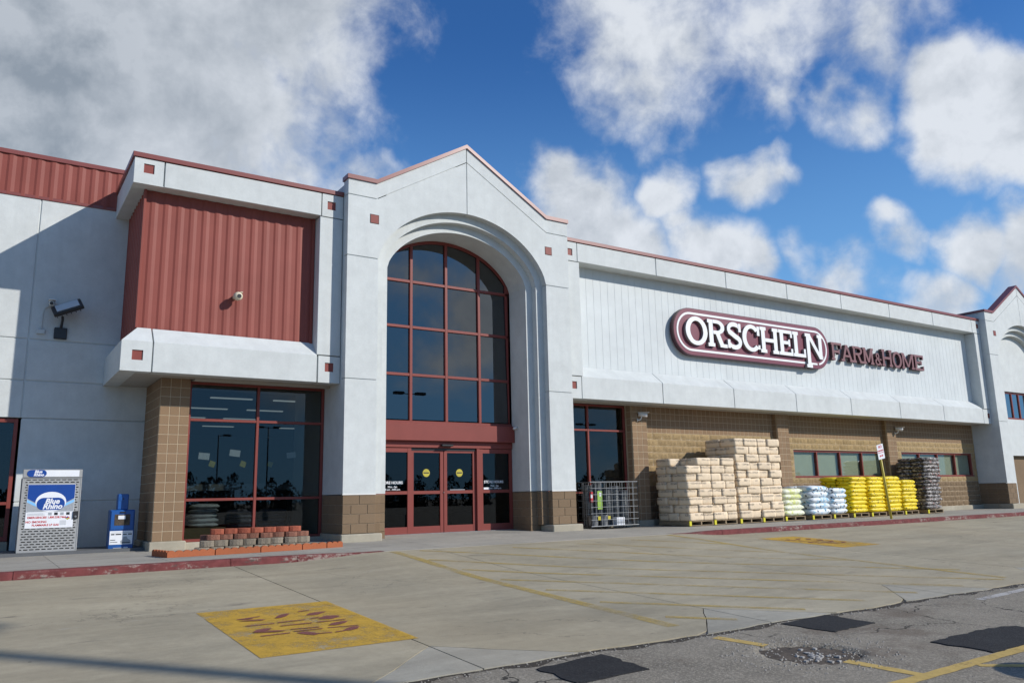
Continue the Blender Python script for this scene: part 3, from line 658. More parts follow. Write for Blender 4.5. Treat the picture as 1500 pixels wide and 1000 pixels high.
for k in range(10):                                       # soffit of narrow metal strips
    y0 = .02+k*.2435; MB().box(XL+.04, -6.62 if y0 > .55 else -W, y0+.004, y0+.2395, zu+.012, zu+.022).build('soffit_strip', SOFF, box, False, .003)
MB().box(XL+.1, -W, .25, yL+.1, zu+.03, zu+.06).build('soffit_backing', SOFF, box)
MB().box(-6.0, -W, .60, .70, zu-.035, zu+.02).build('soffit_trim', SOFF, box, False, .005)
MB().box(-6.0, -W, .70, yG+.1, zu-.005, zu+.02).build('soffit_board', SOFF, box)
# --- block work
_bm = {}
def bmesh_block(wd, hd, dp, m, rough=False, var=0):
    key = (round(wd, 3), round(hd, 3), round(dp, 3), m.name, rough, var)
    if key in _bm: return _bm[key]
    mb = MB(); rn = random.Random(hash(str(key)) % 9999 if False else int(wd*1000)+var*17)
    if not rough:
        mb.box(0, wd, 0, dp, 0, hd); me = mb.mesh('block', m, False, 0.006)
    else:                                                # split face: an uneven broken front
        nx_, nz_ = 5, 3
        for k in range(nz_+1):
            for i in range(nx_+1):
                e = i in (0, nx_) or k in (0, nz_); mb.v.append((wd*i/nx_, rn.uniform(.0, .006) if e else rn.uniform(-.024, -.002), hd*k/nz_))
        for k in range(nz_):
            for i in range(nx_): q = k*(nx_+1)+i; mb.f.append((q, q+1, q+nx_+2, q+nx_+1))
        o_ = len(mb.v); mb.v += [(0, dp, 0), (wd, dp, 0), (wd, dp, hd), (0, dp, hd)]
        bl = list(range(nx_+1)); tl = [nz_*(nx_+1)+i for i in range(nx_+1)]; lf = [k*(nx_+1) for k in range(nz_+1)]; rt = [k*(nx_+1)+nx_ for k in range(nz_+1)]
        mb.f += [tuple(bl[::-1]+[o_, o_+1]), tuple(tl+[o_+2, o_+3]), tuple(lf+[o_+3, o_]), tuple(rt[::-1]+[o_+1, o_+2])]
        me = mb.mesh('block', m)
    _bm[key] = me; return me
def pier(name, x0, y0, z0, cols, rows, mod, m, mort, depth, side_l=0, side_r=0):   # scored square blocks on the front, and on the sides
    wd = cols*mod; p = MB().box(x0+.005, x0+wd-.005, y0+.005, y0+depth, z0, z0+rows*mod).build(name, mort, store); g = .011
    me = bmesh_block(mod-g, mod-g, .05, m)
    for r in range(rows):
        for c in range(cols): place('block', me, p, (x0+c*mod+g/2, y0, z0+r*mod+g/2))
        for k in range(side_l): place('block', me, p, (x0, y0+(k+1)*mod-g/2+.05, z0+r*mod+g/2), (0, 0, -math.pi/2))
        for k in range(side_r): place('block', me, p, (x0+wd, y0+k*mod+g/2+.05, z0+r*mod+g/2), (0, 0, math.pi/2))
    return p
MOD = .1905
pier('block_pier', -6.61, yP, 0.176, 3, 17, MOD, BLK, MORTP, yL-yP, 9, 1)
MB().box(-6.66, -5.98, yP-.06, yL, -.05, .172).build('pier_base', PLINTH, store, False, .015)
MB().box(-5.98, -W, yG-.20, yG+.12, -.05, .13).build('window_curb', PLINTH, store, False, .012)
def storefront(name, x0, x1, z0, z1, vs, hs, y, y_in=.1, bw=.055, m=None):
    m = m or GLASS
    t = thing(name, None, None); t.parent = store
    ve = [x0]+vs+[x1]; he = [z0]+hs+[z1]
    for i, x in enumerate(ve):
        a, b = (x, x+bw) if i == 0 else ((x-bw, x) if i == len(ve)-1 else (x-bw/2, x+bw/2)); MB().box(a, b, y-.05, y+y_in-.05, z0, z1).build('mullion', FRAME, t, False, .004)
    for i in range(len(ve)-1):
        a = x0+bw if i == 0 else ve[i]+bw/2; b = x1-bw if i == len(ve)-2 else ve[i+1]-bw/2
        for k, z in enumerate(he):
            c, d = (z, z+bw) if k == 0 else ((z-bw, z) if k == len(he)-1 else (z-bw/2, z+bw/2)); MB().box(a, b, y-.045, y+y_in-.055, c, d).build('rail', FRAME, t, False, .004)
        for k in range(len(he)-1):
            c = z0+bw if k == 0 else he[k]+bw/2; d = z1-bw if k == len(he)-2 else he[k+1]-bw/2; pane(t, a, b, y, c, d, m)
    return t
storefront('display_window', -6.03, -W-.003, .13, 3.395, [-4.59], [.965, 2.60], yG)
# --- entrance tower
XS = lambda a, b, n: [a+(b-a)*i/n for i in range(n+1)]
def ztop(x):
    x = abs(x); return ztc if x >= VX else ztc+(za-ztc)*(1-x/VX)
def archf(h, spring, crown):                              # flattened arch, half width h
    def f(x):
        x = min(abs(x), h); R = (h*h+(crown-spring)**2)/(2*(crown-spring)); seg = math.sqrt(max(0, R*R-x*x))-(R-(crown-spring)); el = (crown-spring)*math.sqrt(max(0, 1-(x/h)**2))
        return spring+0.55*seg+0.45*el
    return f
def tower(cx, depth_l, full=True):
    T = thing('entrance_tower', None, None, (cx, 0, 0)); T.parent = store
    a0 = archf(A, zj1, 7.775); rings = [archf(A-ST, zj1-.02, 7.575), archf(A-2*ST, zj1-.045, 7.372)]
    tt = 0.10; cz = lambda x: ztop(x)-tt; cl = lambda x: ztop(x)-tt-.37
    y0, y1 = yT, yT+DP
    g = JG
    def piece(xs, zb_, zt_, name='tower_panel'): return MB().strip(xs, zb_, zt_, y0, y1).build(name, WALL, T)
    for s in (-1, 1):
        X = lambda l: sorted(s*v for v in l)
        e0, e1 = A+.0, W
        piece(X([e0, e1]), lambda x: zw+.0, lambda x: zj2-g); piece(X([e0, e1]), lambda x: zj2+g, lambda x: zj1-g)
        xs = X(sorted(set([g, VX, A, W]+XS(g, A, 40)+[A+.0001])))
        zbot = lambda x: (a0(x) if abs(x) <= A else zj1+g)
        # panel with an accent tile: its dark border paints the shade of a recess
        piece(xs, lambda x: max(zbot(x), zj1+g), lambda x: cl(x)-g)
        piece(X(sorted([g, VX, W])), lambda x: cl(x)+g, cz, 'coping_panel')
        tx, tz = s*2.461, 7.207; h = .098
        MB().box(tx-h-.012, tx+h+.012, y0-.004, y0+.004, tz-h-.012, tz+h+.012).build('accent_shade_border', DIRT_SHADE, T); MB().box(tx-h, tx+h, y0-.007, y0, tz-h, tz+h).build('accent_tile', TILE, T)
        capxs = X([0.0, VX, W+.03])
        MB().strip(capxs, lambda x: ztop(x)-tt, lambda x: ztop(x), y0-.035, 0.02).build('parapet_cap', CAPM, T)
    # stepped arch rings and the pier cores behind the panels
    for i, (rf, h) in enumerate(zip(rings, (A-ST, A-2*ST))):
        ya, yb = (yT+DP*(i+1), yT+DP*(i+2)) if i == 0 else (yT+2*DP, yD+.06)
        for s in (-1, 1):
            xs = sorted(s*v for v in XS(0, h, 40)); MB().strip(xs, rf, lambda x: 8.0 if abs(x) < 2.2 else 7.9, ya, yb).build('arch_ring', WALL, T, False)
            x0, x1 = sorted((s*h, s*(W-.004))); MB().box(x0, x1, ya+.0, yb, zw, 8.0).build('jamb', WALL, T)
    core = MB().strip([-W+.004, -VX, 0, VX, W-.004], lambda x: 8.0, lambda x: ztop(x)-tt-.002, yT+DP*.9, 0.0)
    core.build('gable_core', WALL, T)
    MB().strip([-VX, -.1, .1, VX], lambda x: 7.85, lambda x: ztop(x)-.5 if abs(x) < 2.3 else 8.0, yT+.02, yT+DP-.01).build('joint_backing', WALL, T)
    for s in (-1, 1):
        x0, x1 = sorted((s*(A+.02), s*(W-.02))); MB().box(x0, x1, yT+.02, yT+DP-.002, zw+.02, 7.9).build('joint_backing', WALL, T)
        x0, x1 = sorted((s*(A-2*ST+.01), s*(W-.004))); MB().box(x0, x1, yD+.062, 3.0, zw-1.0, 8.0).build('side_wall', WALL, T)
        if depth_l and s < 0: MB().box(-W+.002, -W+.3, 0.02, depth_l, 7.0, ztc-tt).build('side_parapet', WALL, T); MB().box(-W-.03, -W+.33, .022, depth_l, ztc-tt, ztc).build('parapet_cap', CAPM, T)
        # brown block wainscot on front, steps and inner jamb
        wains = MB(); lv = [(A, yT), (A-ST, yT+DP), (A-2*ST, yT+2*DP)]
        for k, (h, yy) in enumerate(lv):
            x0, x1 = sorted((s*(h+.008), s*(W-.008))); wains.box(x0, x1, yy+.012, yD+.06 if k == 2 else yy+DP+.012, .2, zw-.016)
        wp = wains.build('wainscot', MORTB, store, loc=(cx, 0, 0)); rows, hm = 4, (zw-.018-.2)/4; gg = .007
        for r in range(rows):
            z = .2+r*hm+gg/2; fw = W-A; off = .0 if r % 2 else .1872
            cuts = [0]+[c for c in (off, off+.3745, off+.749) if .05 < c < fw-.05]+[fw]
            for a_, b_ in zip(cuts[:-1], cuts[1:]):
                xx = s*(A+a_) if s > 0 else -(A+b_); place('block', bmesh_block(b_-a_-gg, hm-gg, .05, BRN), wp, (xx+gg/2, yT, z))
            for k, (h, yy) in enumerate(lv[1:]):             # step fronts
                xx = h if s > 0 else -(h+ST); place('block', bmesh_block(ST-gg, hm-gg, .03, BRN), wp, (xx+gg/2, yy, z))
            for k, (h, yy, dd) in enumerate([(A, yT+.05, DP-.05), (A-ST, yT+DP+.03, DP-.03)]):     # step returns
                me = bmesh_block(dd-gg, hm-gg, .03, BRN); place('block', me, wp, ((h, yy+dd-gg/2, z) if s > 0 else (-h, yy+gg/2, z)), (0, 0, -math.pi/2 if s > 0 else math.pi/2))
            L0 = yT+2*DP+.03; Ls = [L0, L0+.38, yD] if r % 2 else [L0, L0+.19, L0+.57, yD]
            for p0, p1 in zip(Ls[:-1], Ls[1:]):
                me = bmesh_block(p1-p0-gg, hm-gg, .03, BRN); h = A-2*ST
                place('block', me, wp, ((h, p1-gg/2, z) if s > 0 else (-h, p0+gg/2, z)), (0, 0, -math.pi/2 if s > 0 else math.pi/2))
            if s < 0 or full:                                # outer side of the pier
                for k in range(3):
                    me = bmesh_block(.38-gg, hm-gg, .03, BRN); place('block', me, wp, ((-W, yT+.05+(k+1)*.38-gg/2, z) if s < 0 else (W, yT+.05+k*.38+gg/2, z)), (0, 0, -math.pi/2 if s < 0 else math.pi/2))
        x0, x1 = sorted((s*(A-.10), s*(W+.08))); 
        MB().box(x0, x1, yT-.15, yT+2*DP-.004, -.06, .195).build('pier_base', PLINTH, T, False, .02)
        x0, x1 = sorted((s*(A-2*ST), s*(A-.102))); MB().box(x0, x1, yT+2*DP, yD+.05, -.06, .198).build('jamb_base', BRN, T)
        x0, x1 = sorted((s*(A-.09), s*(W+.03))); MB().box(x0, x1, yT+2*DP+.01, 1.6, -.06, .192).build('side_base', PLINTH, T)
        x0, x1 = sorted((s*(A+.0), s*(W+.006))); MB().box(x0, x1, yT-.008, yT+.004, zw-.016, zw+.008).build('flashing', WHITE, T)
    return T, rings
T1, rings = tower(0.0, 0)
inner = rings[1]; HI = A-2*ST
# arched window
ew = thing('arched_window', None, None); ew.parent = store
zsill, zh = 2.70, [6.20, 5.045, 3.86]; vxm = [-.955, .03, 1.0]
xs = XS(-HI+.004, HI-.004, 60)
MB().strip(xs, lambda x: inner(x)-.075 if abs(x) < HI-.08 else 2.75, lambda x: inner(x)-.004, yD-.05, yD+.05).build('arch_frame', FRAME, ew)
for s in (-1, 1): MB().box(*sorted((s*(HI-.002), s*(HI-.07))), yD-.05, yD+.05, zsill, 6.23).build('jamb_frame', FRAME, ew, False, .004)
for x in vxm: MB().box(x-.035, x+.035, yD-.055, yD+.05, zsill+.04, inner(x)-.06).build('mullion', FRAME, ew, False, .004)
ve = [-HI+.068]+vxm+[HI-.068]
for i in range(4):
    a, b = ve[i]+(.035 if i else 0), ve[i+1]-(.035 if i < 3 else 0)
    for z in zh: MB().box(a, b, yD-.05, yD+.045, z-.033, z+.033).build('rail', FRAME, ew, False, .004)
    zz = [zsill+.04]+zh[::-1]
    for k in range(3): pane(ew, a, b, yD, zz[k]+.033, zz[k+1]-.033, GLASSD)
    MB().strip(XS(a, b, 8), lambda x: zh[0]+.033, lambda x: inner(x)-.05, yD, yD+.008).build('pane', GLASSD, ew)
MB().box(-HI, HI, yD-.06, yD+.05, zsill-.03, zsill+.04).build('sill_rail', FRAME, ew, False, .005)
# sliding doors
dr = thing('entrance_doors', None, None); dr.parent = store
MB().box(-HI+.004, HI-.004, yD-.19, yD+.05, 2.255, 2.668).build('header_box', FRAME, dr, False, .01)
MB().box(-HI+.004, HI-.004, yD-.06, yD+.05, 2.10, 2.253).build('header_rail', FRAME, dr, False, .006)
dz0 = .085
SEG = [(-HI+.01, -.94, 'sidelight', 0), (-.93, -.04, 'door_leaf', .05), (-.02, .885, 'door_leaf', .05), (.98, HI-.01, 'sidelight', 0)]
for x0, x1, nm, back in SEG:
    y = yD+back; b = MB(); bw = .085
    b.box(x0, x0+bw, y-.035, y+.02, dz0, 2.09).box(x1-bw, x1, y-.035, y+.02, dz0, 2.09)
    b.box(x0+bw, x1-bw, y-.03, y+.015, dz0, dz0+.16).box(x0+bw, x1-bw, y-.03, y+.015, 1.0, 1.075).box(x0+bw, x1-bw, y-.03, y+.015, 1.985, 2.09)
    L = b.build(nm, FRAME, dr); pane(dr, x0+bw, x1-bw, y, dz0+.16, 1.0, GLASSE); pane(dr, x0+bw, x1-bw, y, 1.075, 1.985, GLASSE)
MB().box(.887, .978, yD-.045, yD+.05, dz0, 2.098).build('door_post', FRAME, dr, False, .004); MB().box(-.94+.001, -.931, yD-.03, yD+.02, dz0, 2.09).build('door_post', FRAME, dr)
MB().box(-.93, .88, yD-.0, yD+.03, 2.04, 2.099).build('door_track', BLACK, dr)
MB().box(-HI, HI, yD-.12, yD+.1, dz0-.05, dz0-.001).build('threshold', STEEL, dr)
MB().box(-.16, .16, yD-.16, yD-.062, 2.135, 2.185).build('motion_sensor', BLACK, dr, False, .012)
place('door_knob', MB().tube([(0, 0, 0), (0, -.02, 0)], .012, 10).mesh('door_knob', STEEL), dr, (-.035, yD-.01+.02, 1.03))
for x in (-.49, .43):
    n = 24; st_ = MB().xzprism([(.095*math.cos(2*math.pi*k/n), .095*math.sin(2*math.pi*k/n)) for k in range(n)], 0, .002).build('sticker', STICK, dr, loc=(x, yD+.046, 1.50)); MB().box(-.075, .075, -.002, -.0005, -.012, .014).build('sticker_band', PBLACK, dr, loc=(x, yD+.046, 1.50))
def store_hours(x):
    for txt, sz, bd, dx, dzt in (('STORE HOURS', .088, .002, 0, 0), ('Mon - Sat.', .06, .001, .03, -.095), ('8:00 a.m. - 8:00 p.m.', .056, .001, 0, -.155)):
        place('hours_lettering', text_mesh('hours', txt, sz, PWHITE, bold=bd), dr, (x+dx, yD-.004, 1.27+dzt))
store_hours(-1.43); store_hours(1.40)
MB().box(1.10, 1.27, yD-.006, yD-.003, 1.085, 1.135).build('notice', PAPER, dr)
MB().box(.16, .58, yD+.043, yD+.047, 1.082, 1.10).build('notice', PGREY, dr)
# --- right wing
wing = thing('sign_wing', None, None); wing.parent = store
jx = [3.638, 6.58, 9.563, 12.53, 15.5, 18.47, 21.44, 24.41]; yS = .41
panel_tile(W, 3.638, 0, .38, zb, zc-.1, 3.385, 7.41, par=wing)
for a, b in zip(jx[:-1], jx[1:]): panel(a, b, 0, .38, zb, zc-.1, WALL, 'fascia_panel', wing); lower_band(a, b, 0, None, wing, yS, 4.33)
panel_tile(24.41, XE, 0, .38, zb, zc-.1, 24.86, 7.48, par=wing, h=.098)
panel_tile(W, 3.638, 0, .40, zu-JG, zs, 3.381, 3.752, par=wing); panel_tile(24.41, XE, 0, .40, zu-JG, zs, 24.84, 3.725, par=wing)
panel(W, 3.711, 0, .43, zs, zb, WALL, 'fascia_panel', wing); panel(24.524, XE, 0, .43, zs, zb, WALL, 'fascia_panel', wing)
MB().box(3.3, 24.9, .06, .36, zb+.03, zc-.13).build('fascia_core', WALL, wing)
MB().box(3.3, 24.9, .06, .36, zu+.03, zs-.05).build('fascia_core', WALL, wing)
MB().box(3.3, 24.9, yS+.006, .7, 3.6, 7.4).build('wing_core', WBOARD, wing)
MB().box(3.3, 24.9, .02, .43, zb+.012, zb+.03).build('recess_ceiling', WALL, wing)
n = 79; bp = (24.524-3.711)/n
for i in range(n): MB().box(3.711+i*bp+.0025, 3.711+(i+1)*bp-.0025, yS, yS+.0055, 4.30, zb+.011).build('siding_board', WBOARD, wing, False, .0015)
cap(W+.003, XE-.003, -.03, .45, zc)
for k in range(4): y0 = .02+k*.24; MB().box(W+.01, XE-.01, y0+.004, y0+.236, zu+.008, zu+.018).build('soffit_strip', SOFF, wing, False, .003)
MB().box(W, XE, .56, .63, zu-.03, zu+.016).build('soffit_trim', SOFF, wing, False, .005)
# block wall of the wing: split-face courses with two strip windows between pilasters
bw_ = thing('block_wall', None, None); bw_.parent = store
CH = .1905; Z0 = .165; WIN = [(13.25, 18.47, 1.31, 2.235), (19.62, 24.76, 1.31, 2.235)]
def hole_(x0, x1, z): 
    for a, b, c, d in WIN:
        if z+CH*.5 > c and z+CH*.5 < d and x1 > a and x0 < b: return (a, b)
    return None
mb = MB(); mb.box(6.44, XE, yB+.004, yB+.25, 0, 1.305).box(6.44, XE, yB+.004, yB+.25, 2.24, 3.41).box(6.44, 13.25, yB+.004, yB+.25, 1.30, 2.245).box(18.47, 19.62, yB+.004, yB+.25, 1.30, 2.245).box(24.76, XE, yB+.02, yB+.25, 1.30, 2.245)
mb.build('mortar_bed', MORTP, bw_)
cnt = 0; rest = MB(); restb = MB(); BL_ = .3985
cand = []
for r in range(17):
    z = Z0+r*CH; top = z > 2.62; bl = CH if top else BL_; x = 6.49 if top else 6.46-(BL_/2 if r % 2 else 0)
    while x < XE-.05:
        a, b = max(x, 6.46), min(x+bl, XE-.01); hh = hole_(a, b, z); segs = [(a, b)]
        if hh: segs = [(a, min(b, hh[0]))] if a < hh[0] else ([(max(a, hh[1]), b)] if b > hh[1] else [])
        for p, q in segs:
            if q-p > .04: cand.append((p, q, z, r))
        x += bl
hid = lambda x, z: (6.5 < x < 10.6 and z < 1.5) or (z > 2.62 and x > 9.2)           # behind the sacks
cand.sort(key=lambda c: (hid(c[0], c[2]), c[0]))
restt = MB()
for i, (p, q, z, r) in enumerate(cand):
    top = z > 2.62; m_ = BLK if top else (SPLIT if z > zw-.06 else SPLITB); me_ = bmesh_block(round(q-p-.011, 2), CH-.011, .03, m_, not top, random.randrange(4))
    if i < 290 and z > .9: place('block', me_, bw_, (p+.0055, yB, z+.0055))
    else: (restt if top else (rest if m_ is SPLIT else restb)).add([(v.co.x+p+.0055, v.co.y+yB, v.co.z+z+.0055) for v in me_.vertices], [tuple(f.vertices) for f in me_.polygons])
tag(restt.build('blockwork', BLK, bw_), kind='stuff')
tag(rest.build('blockwork', SPLIT, bw_), kind='stuff'); tag(restb.build('blockwork', SPLITB, bw_), kind='stuff')
MB().box(6.4, XE+.2, yB-.09, yB+.02, -.05, Z0).build('wall_base', PLINTH, store, False, .015)
for k, x0 in enumerate((5.92, 12.28, 18.50)): pier('pilaster', x0, .64, .165, 3, 17, MOD, BLK, MORTP, .5, 1, 1); MB().box(x0-.03, x0+.60, .57, .9, -.05, .163).build('pier_base', PLINTH, store, False, .012)
for (a, b, c, d) in WIN:
    t = storefront('strip_window', a+.01, b-.01, c+.003, d-.003, [a+(b-a)*k/4 for k in (1, 2, 3)], [], yB+.10, .12, .06, GLASSC)
    for i in range(4): x0 = a+(b-a)*i/4; MB().box(x0+.05, x0+(b-a)/4-.05, yB+.17, yB+.18, c+.02, d-.02).build('blind', SHADE, t)
    MB().box(a+.005, b-.005, yB+.0, yB+.05, c-.0, c+.045).build('sill', FRAME, t, False, .004)
storefront('side_window', W+.003, 5.915, .12, 3.395, [4.55], [.965, 2.67], yG)
MB().box(W, 5.92, yG-.16, yG+.12, -.05, .118).build('window_curb', PLINTH, store, False, .012)
# --- second tower at the far end
T2, _ = tower(XE+W, 2.2)
b2 = thing('upper_window', None, None); b2.parent = store
c2 = XE+W
MB().box(c2-HI, c2+HI, .30, .6, 4.90, 7.6).box(c2-HI, c2-1.05, .3, .6, .1, 4.9).box(c2+1.05, c2+HI, .3, .6, .1, 4.9).box(c2-1.05, c2+1.05, .3, .6, 2.15, 3.70).build('infill_wall', WALL, b2)
MB().box(c2-1.04, c2+1.04, .5, .55, .1, 2.14).build('service_door', BRN, b2)
frame_bars(b2, [(c2-1.04, c2-.97, 3.71, 4.89), (c2+.97, c2+1.04, 3.71, 4.89), (c2-.97, c2+.97, 4.82, 4.89), (c2-.97, c2+.97, 3.71, 3.78), (c2-.35, c2-.28, 3.78, 4.82), (c2+.28, c2+.35, 3.78, 4.82)], .38, .46)
for a, b in ((-.97, -.35), (-.28, .28), (.35, .97)): pane(b2, c2+a, c2+b, .42, 3.78, 4.82, GLASSD)
MB().box(c2+W, c2+W+12, 0.0, .4, 0, zc).build('wall_panel', WALL, store); cap(c2+W+.01, c2+W+12, -.03, .45, zc)
# --- shell: roof, rear and interior
MB().box(-24, -3.3, yL+.3, 24, 7.2, 7.35).build('roof', DARK, store); MB().box(-3.1, 40, .72, 24, 7.55, 7.7).build('roof', DARK, store)  # unseen roof slabs, added to keep daylight out of the interior
MB().box(-24, 40, 23.8, 24, -.2, 7.2).build('rear_wall', INWALL, store); MB().box(-24.2, -24, yL, 24, -.2, 8).build('end_wall', WALL, store); MB().box(c2+W+12, c2+W+12.2, 0, 24, -.2, 7.8).build('end_wall', WALL, store)
MB().box(-24, 40, 1.12, 23.8, -.1, .06).build('shop_floor', INWALL, store)
MB().box(-24, -3.3, yL+.3, 23.8, 4.02, 4.08).box(-7.0, -3.3, 1.2, yL+.3, 4.02, 4.08).box(3.3, 25.0, 1.2, 23.8, 4.02, 4.08).box(-3.3, 3.3, 3.02, 23.8, 4.02, 4.08).build('shop_ceiling', CEIL, store)
MB().box(-3.0, 3.0, 3.0, 3.1, 2.9, 7.5).build('lobby_wall', DARK, store); MB().box(25.05, 25.2, 1.2, 23, 0, 7).build('partition', DARK, store)

# ------------------------------------------------------------------ store sign
sg = thing('store_sign', 'maroon capsule sign with white border line and raised white slab letters on the upper wall', 'sign', (0, yS, 0))
x0, x1, zcn, rad = 7.36, 14.86, 5.685, .735
def capsule(x0, x1, zc_, r, n=20):
    P = []
    for k in range(n+1): a = -math.pi/2+math.pi*k/n; P.append((x1-r+r*math.cos(a), zc_+r*math.sin(a)))
    for k in range(n+1): a = math.pi/2+math.pi*k/n; P.append((x0+r+r*math.cos(a), zc_+r*math.sin(a)))
    return P
MB().xzprism(capsule(x0, x1, zcn, rad), -.18, -.05).build('sign_body', SIGND, sg)
MB().xzprism(capsule(x0+.02, x1-.02, zcn, rad-.02), -.192, -.1802).build('sign_face', SIGNM, sg)
mb = MB(); Po, Pi = capsule(x0+.135, x1-.135, zcn, rad-.135), capsule(x0+.20, x1-.20, zcn, rad-.20); n = len(Po)
mb.v = [(x, -.200, z) for x, z in Po]+[(x, -.200, z) for x, z in Pi]+[(x, -.1922, z) for x, z in Po]+[(x, -.1922, z) for x, z in Pi]
for i in range(n):
    j = (i+1) % n
    if (Po[i][1] < zcn-.5 and 13.35 < (Po[i][0]+Po[j][0])/2 < 14.2): continue
    mb.f += [(i, j, n+j, n+i), (i, 2*n+i, 2*n+j, j), (n+i, n+j, 3*n+j, 3*n+i)]
mb.build('border_line', LETW, sg)
def bar(x0, z0, x1, z1, wd):                              # thick line as a polygon
    d = Vector((x1-x0, z1-z0)).normalized(); nrm = Vector((-d.y, d.x))*wd/2
    return [(x0-nrm.x, z0-nrm.y), (x1-nrm.x, z1-nrm.y), (x1+nrm.x, z1+nrm.y), (x0+nrm.x, z0+nrm.y)]
def rect(a, b, c, d): return [(a, c), (b, c), (b, d), (a, d)]
def ribbon(pts, wds):
    L, Rr = [], []
    for i, p in enumerate(pts):
        t = (Vector(pts[min(i+1, len(pts)-1)])-Vector(pts[max(i-1, 0)])).normalized(); nv = Vector((-t.y, t.x))*wds[i]/2
        L.append((p[0]+nv.x, p[1]+nv.y)); Rr.append((p[0]-nv.x, p[1]-nv.y))
    return [[Rr[i], Rr[i+1], L[i+1], L[i]] for i in range(len(pts)-1)]
def arc(cx, cz, rx, rz, a0, a1, tw, th, n=18):            # elliptical ring sector, thinner at top and bottom
    out = []
    for k in range(n):
        q = []
        for (t, inn) in ((k, 0), (k+1, 0), (k+1, 1), (k, 1)):
            a = math.radians(a0+(a1-a0)*t/n); q.append((cx+(rx-tw*inn)*math.cos(a), cz+(rz-th*inn)*math.sin(a)))
        out.append(q if a1 > a0 else q[::-1])
    return out
def glyph(ch, w=0.8, t=.20, sr=.07, st=.13):              # slab-serif capitals in a box w x 1: list of polygons
    P = []
    def stem(x, z0=0, z1=1, foot=True, head=True):
        P.append(rect(x, x+t, z0, z1))
        if foot: P.append(rect(x-sr, x+t+sr, z0, z0+st))
        if head: P.append(rect(x-sr, x+t+sr, z1-st, z1))
    if ch == 'O': P += arc(w/2, .5, w/2, .52, 0, 360, t*1.05, .15, 36)
    elif ch == 'C': P += arc(w/2+.03, .5, w/2+.03, .52, 42, 318, t*1.05, .15, 26); P.append(rect(w-.14, w, .62, .98)); P.append(rect(w-.11, w+.0, .1, .26))
    elif ch == 'S':
        pts = []; 
        for k in range(13): a = math.radians(25+k*245/12*1.0); pts.append((w/2+(w/2-.1)*math.cos(a), .735+.20*math.sin(a)))
        low = []
        for k in range(13): a = math.radians(90-k*245/12); low.append((w/2+(w/2-.1)*math.cos(a), .265+.20*math.sin(a)))
        pts = pts[:10]+low[1:]; P += ribbon(pts, [.13 if i in (0, 1) or i > len(pts)-3 else (.19 if 8 < i < 14 else .165) for i in range(len(pts))]); P.append(rect(w-.17, w-.04, .66, .98)); P.append(rect(.02, .15, .02, .34))
    elif ch == 'H': stem(sr); stem(w-t-sr); P.append(rect(sr+t, w-t-sr, .43, .57))
    elif ch == 'E': stem(sr, head=False, foot=False); P += [rect(0, w, 0, st), rect(0, w, 1-st, 1), rect(sr+t, w*.72, .44, .57), rect(w-.11, w, st, .28), rect(w-.11, w, .72, 1-st), rect(w*.72-.02, w*.72+.08, .37, .64)]
    elif ch == 'F': stem(sr, head=False); P += [rect(0, w, 1-st, 1), rect(sr+t, w*.70, .43, .56), rect(w-.11, w, .68, 1-st), rect(w*.70-.02, w*.70+.08, .36, .63)]
    elif ch == 'L': stem(sr, foot=False); P += [rect(0, w, 0, st), rect(w-.11, w, st, .34)]
    elif ch == 'N': stem(sr, -.38, 1); stem(w-t-sr, 0, 1, foot=False); P.append([(sr, 1), (w-sr-t*.9, 0), (w-sr, 0), (sr+t*1.1, 1)])
    elif ch == 'R': stem(sr); P += arc(w*.50, .735, w*.42, .265, -90, 90, t*.95, .13, 14); P += [rect(sr+t, w*.5+.01, 1-.13, 1), rect(sr+t, w*.5+.01, .47, .60)]; P.append([(w*.42, .48), (w*.66, 0), (w*.66+t*1.1, 0), (w*.42+t, .5)]); P.append(rect(w*.64, w+.03, 0, st))
    elif ch == 'A': P += [[(.06, 0), (.06+t, 0), (w/2+t*.55, 1), (w/2-t*.55, 1)], [(w-.06-t, 0), (w-.06, 0), (w/2+t*.55, 1), (w/2-t*.55, 1)], rect(w*.25, w*.75, .27, .39), rect(-.02, .14+t, 0, st), rect(w-.14-t, w+.02, 0, st), rect(w/2-t*.9, w/2+t*.4, 1-st*.8, 1)]
    elif ch == 'M': stem(sr, head=False); stem(w-t-sr, head=False); P += [[(sr, 1), (w/2-t*.45, .12), (w/2+t*.45, .12), (sr+t*1.15, 1)], [(w-sr-t*1.15, 1), (w/2-t*.45, .12), (w/2+t*.45, .12), (w-sr, 1)], rect(0, sr+t, 1-st, 1), rect(w-sr-t, w, 1-st, 1)]
    elif ch == '&': P += arc(w*.44, .74, w*.27, .25, 0, 360, .14, .12, 20); P += arc(w*.42, .27, w*.38, .28, 40, 330, .16, .13, 22); P += [bar(w*.3, .62, w*.92, .03, .15), rect(w*.62, w, .42, .53)]
    return P
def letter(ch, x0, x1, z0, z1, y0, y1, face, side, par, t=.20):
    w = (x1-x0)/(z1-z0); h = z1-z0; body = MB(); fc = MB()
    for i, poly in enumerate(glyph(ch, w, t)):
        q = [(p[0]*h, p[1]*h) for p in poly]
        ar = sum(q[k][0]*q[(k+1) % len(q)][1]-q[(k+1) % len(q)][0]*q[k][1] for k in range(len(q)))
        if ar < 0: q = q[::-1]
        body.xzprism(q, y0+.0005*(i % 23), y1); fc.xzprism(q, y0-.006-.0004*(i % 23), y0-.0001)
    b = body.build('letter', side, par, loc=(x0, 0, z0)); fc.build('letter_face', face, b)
ls = [('O', 7.79, 8.72, 0), ('R', 8.74, 9.55, 0), ('S', 9.59, 10.27, 0), ('C', 10.30, 11.13, 0), ('H', 11.16, 12.05, 0), ('E', 12.08, 12.77, 0), ('L', 12.80, 13.44, 0), ('N', 13.46, 14.40, 0)]
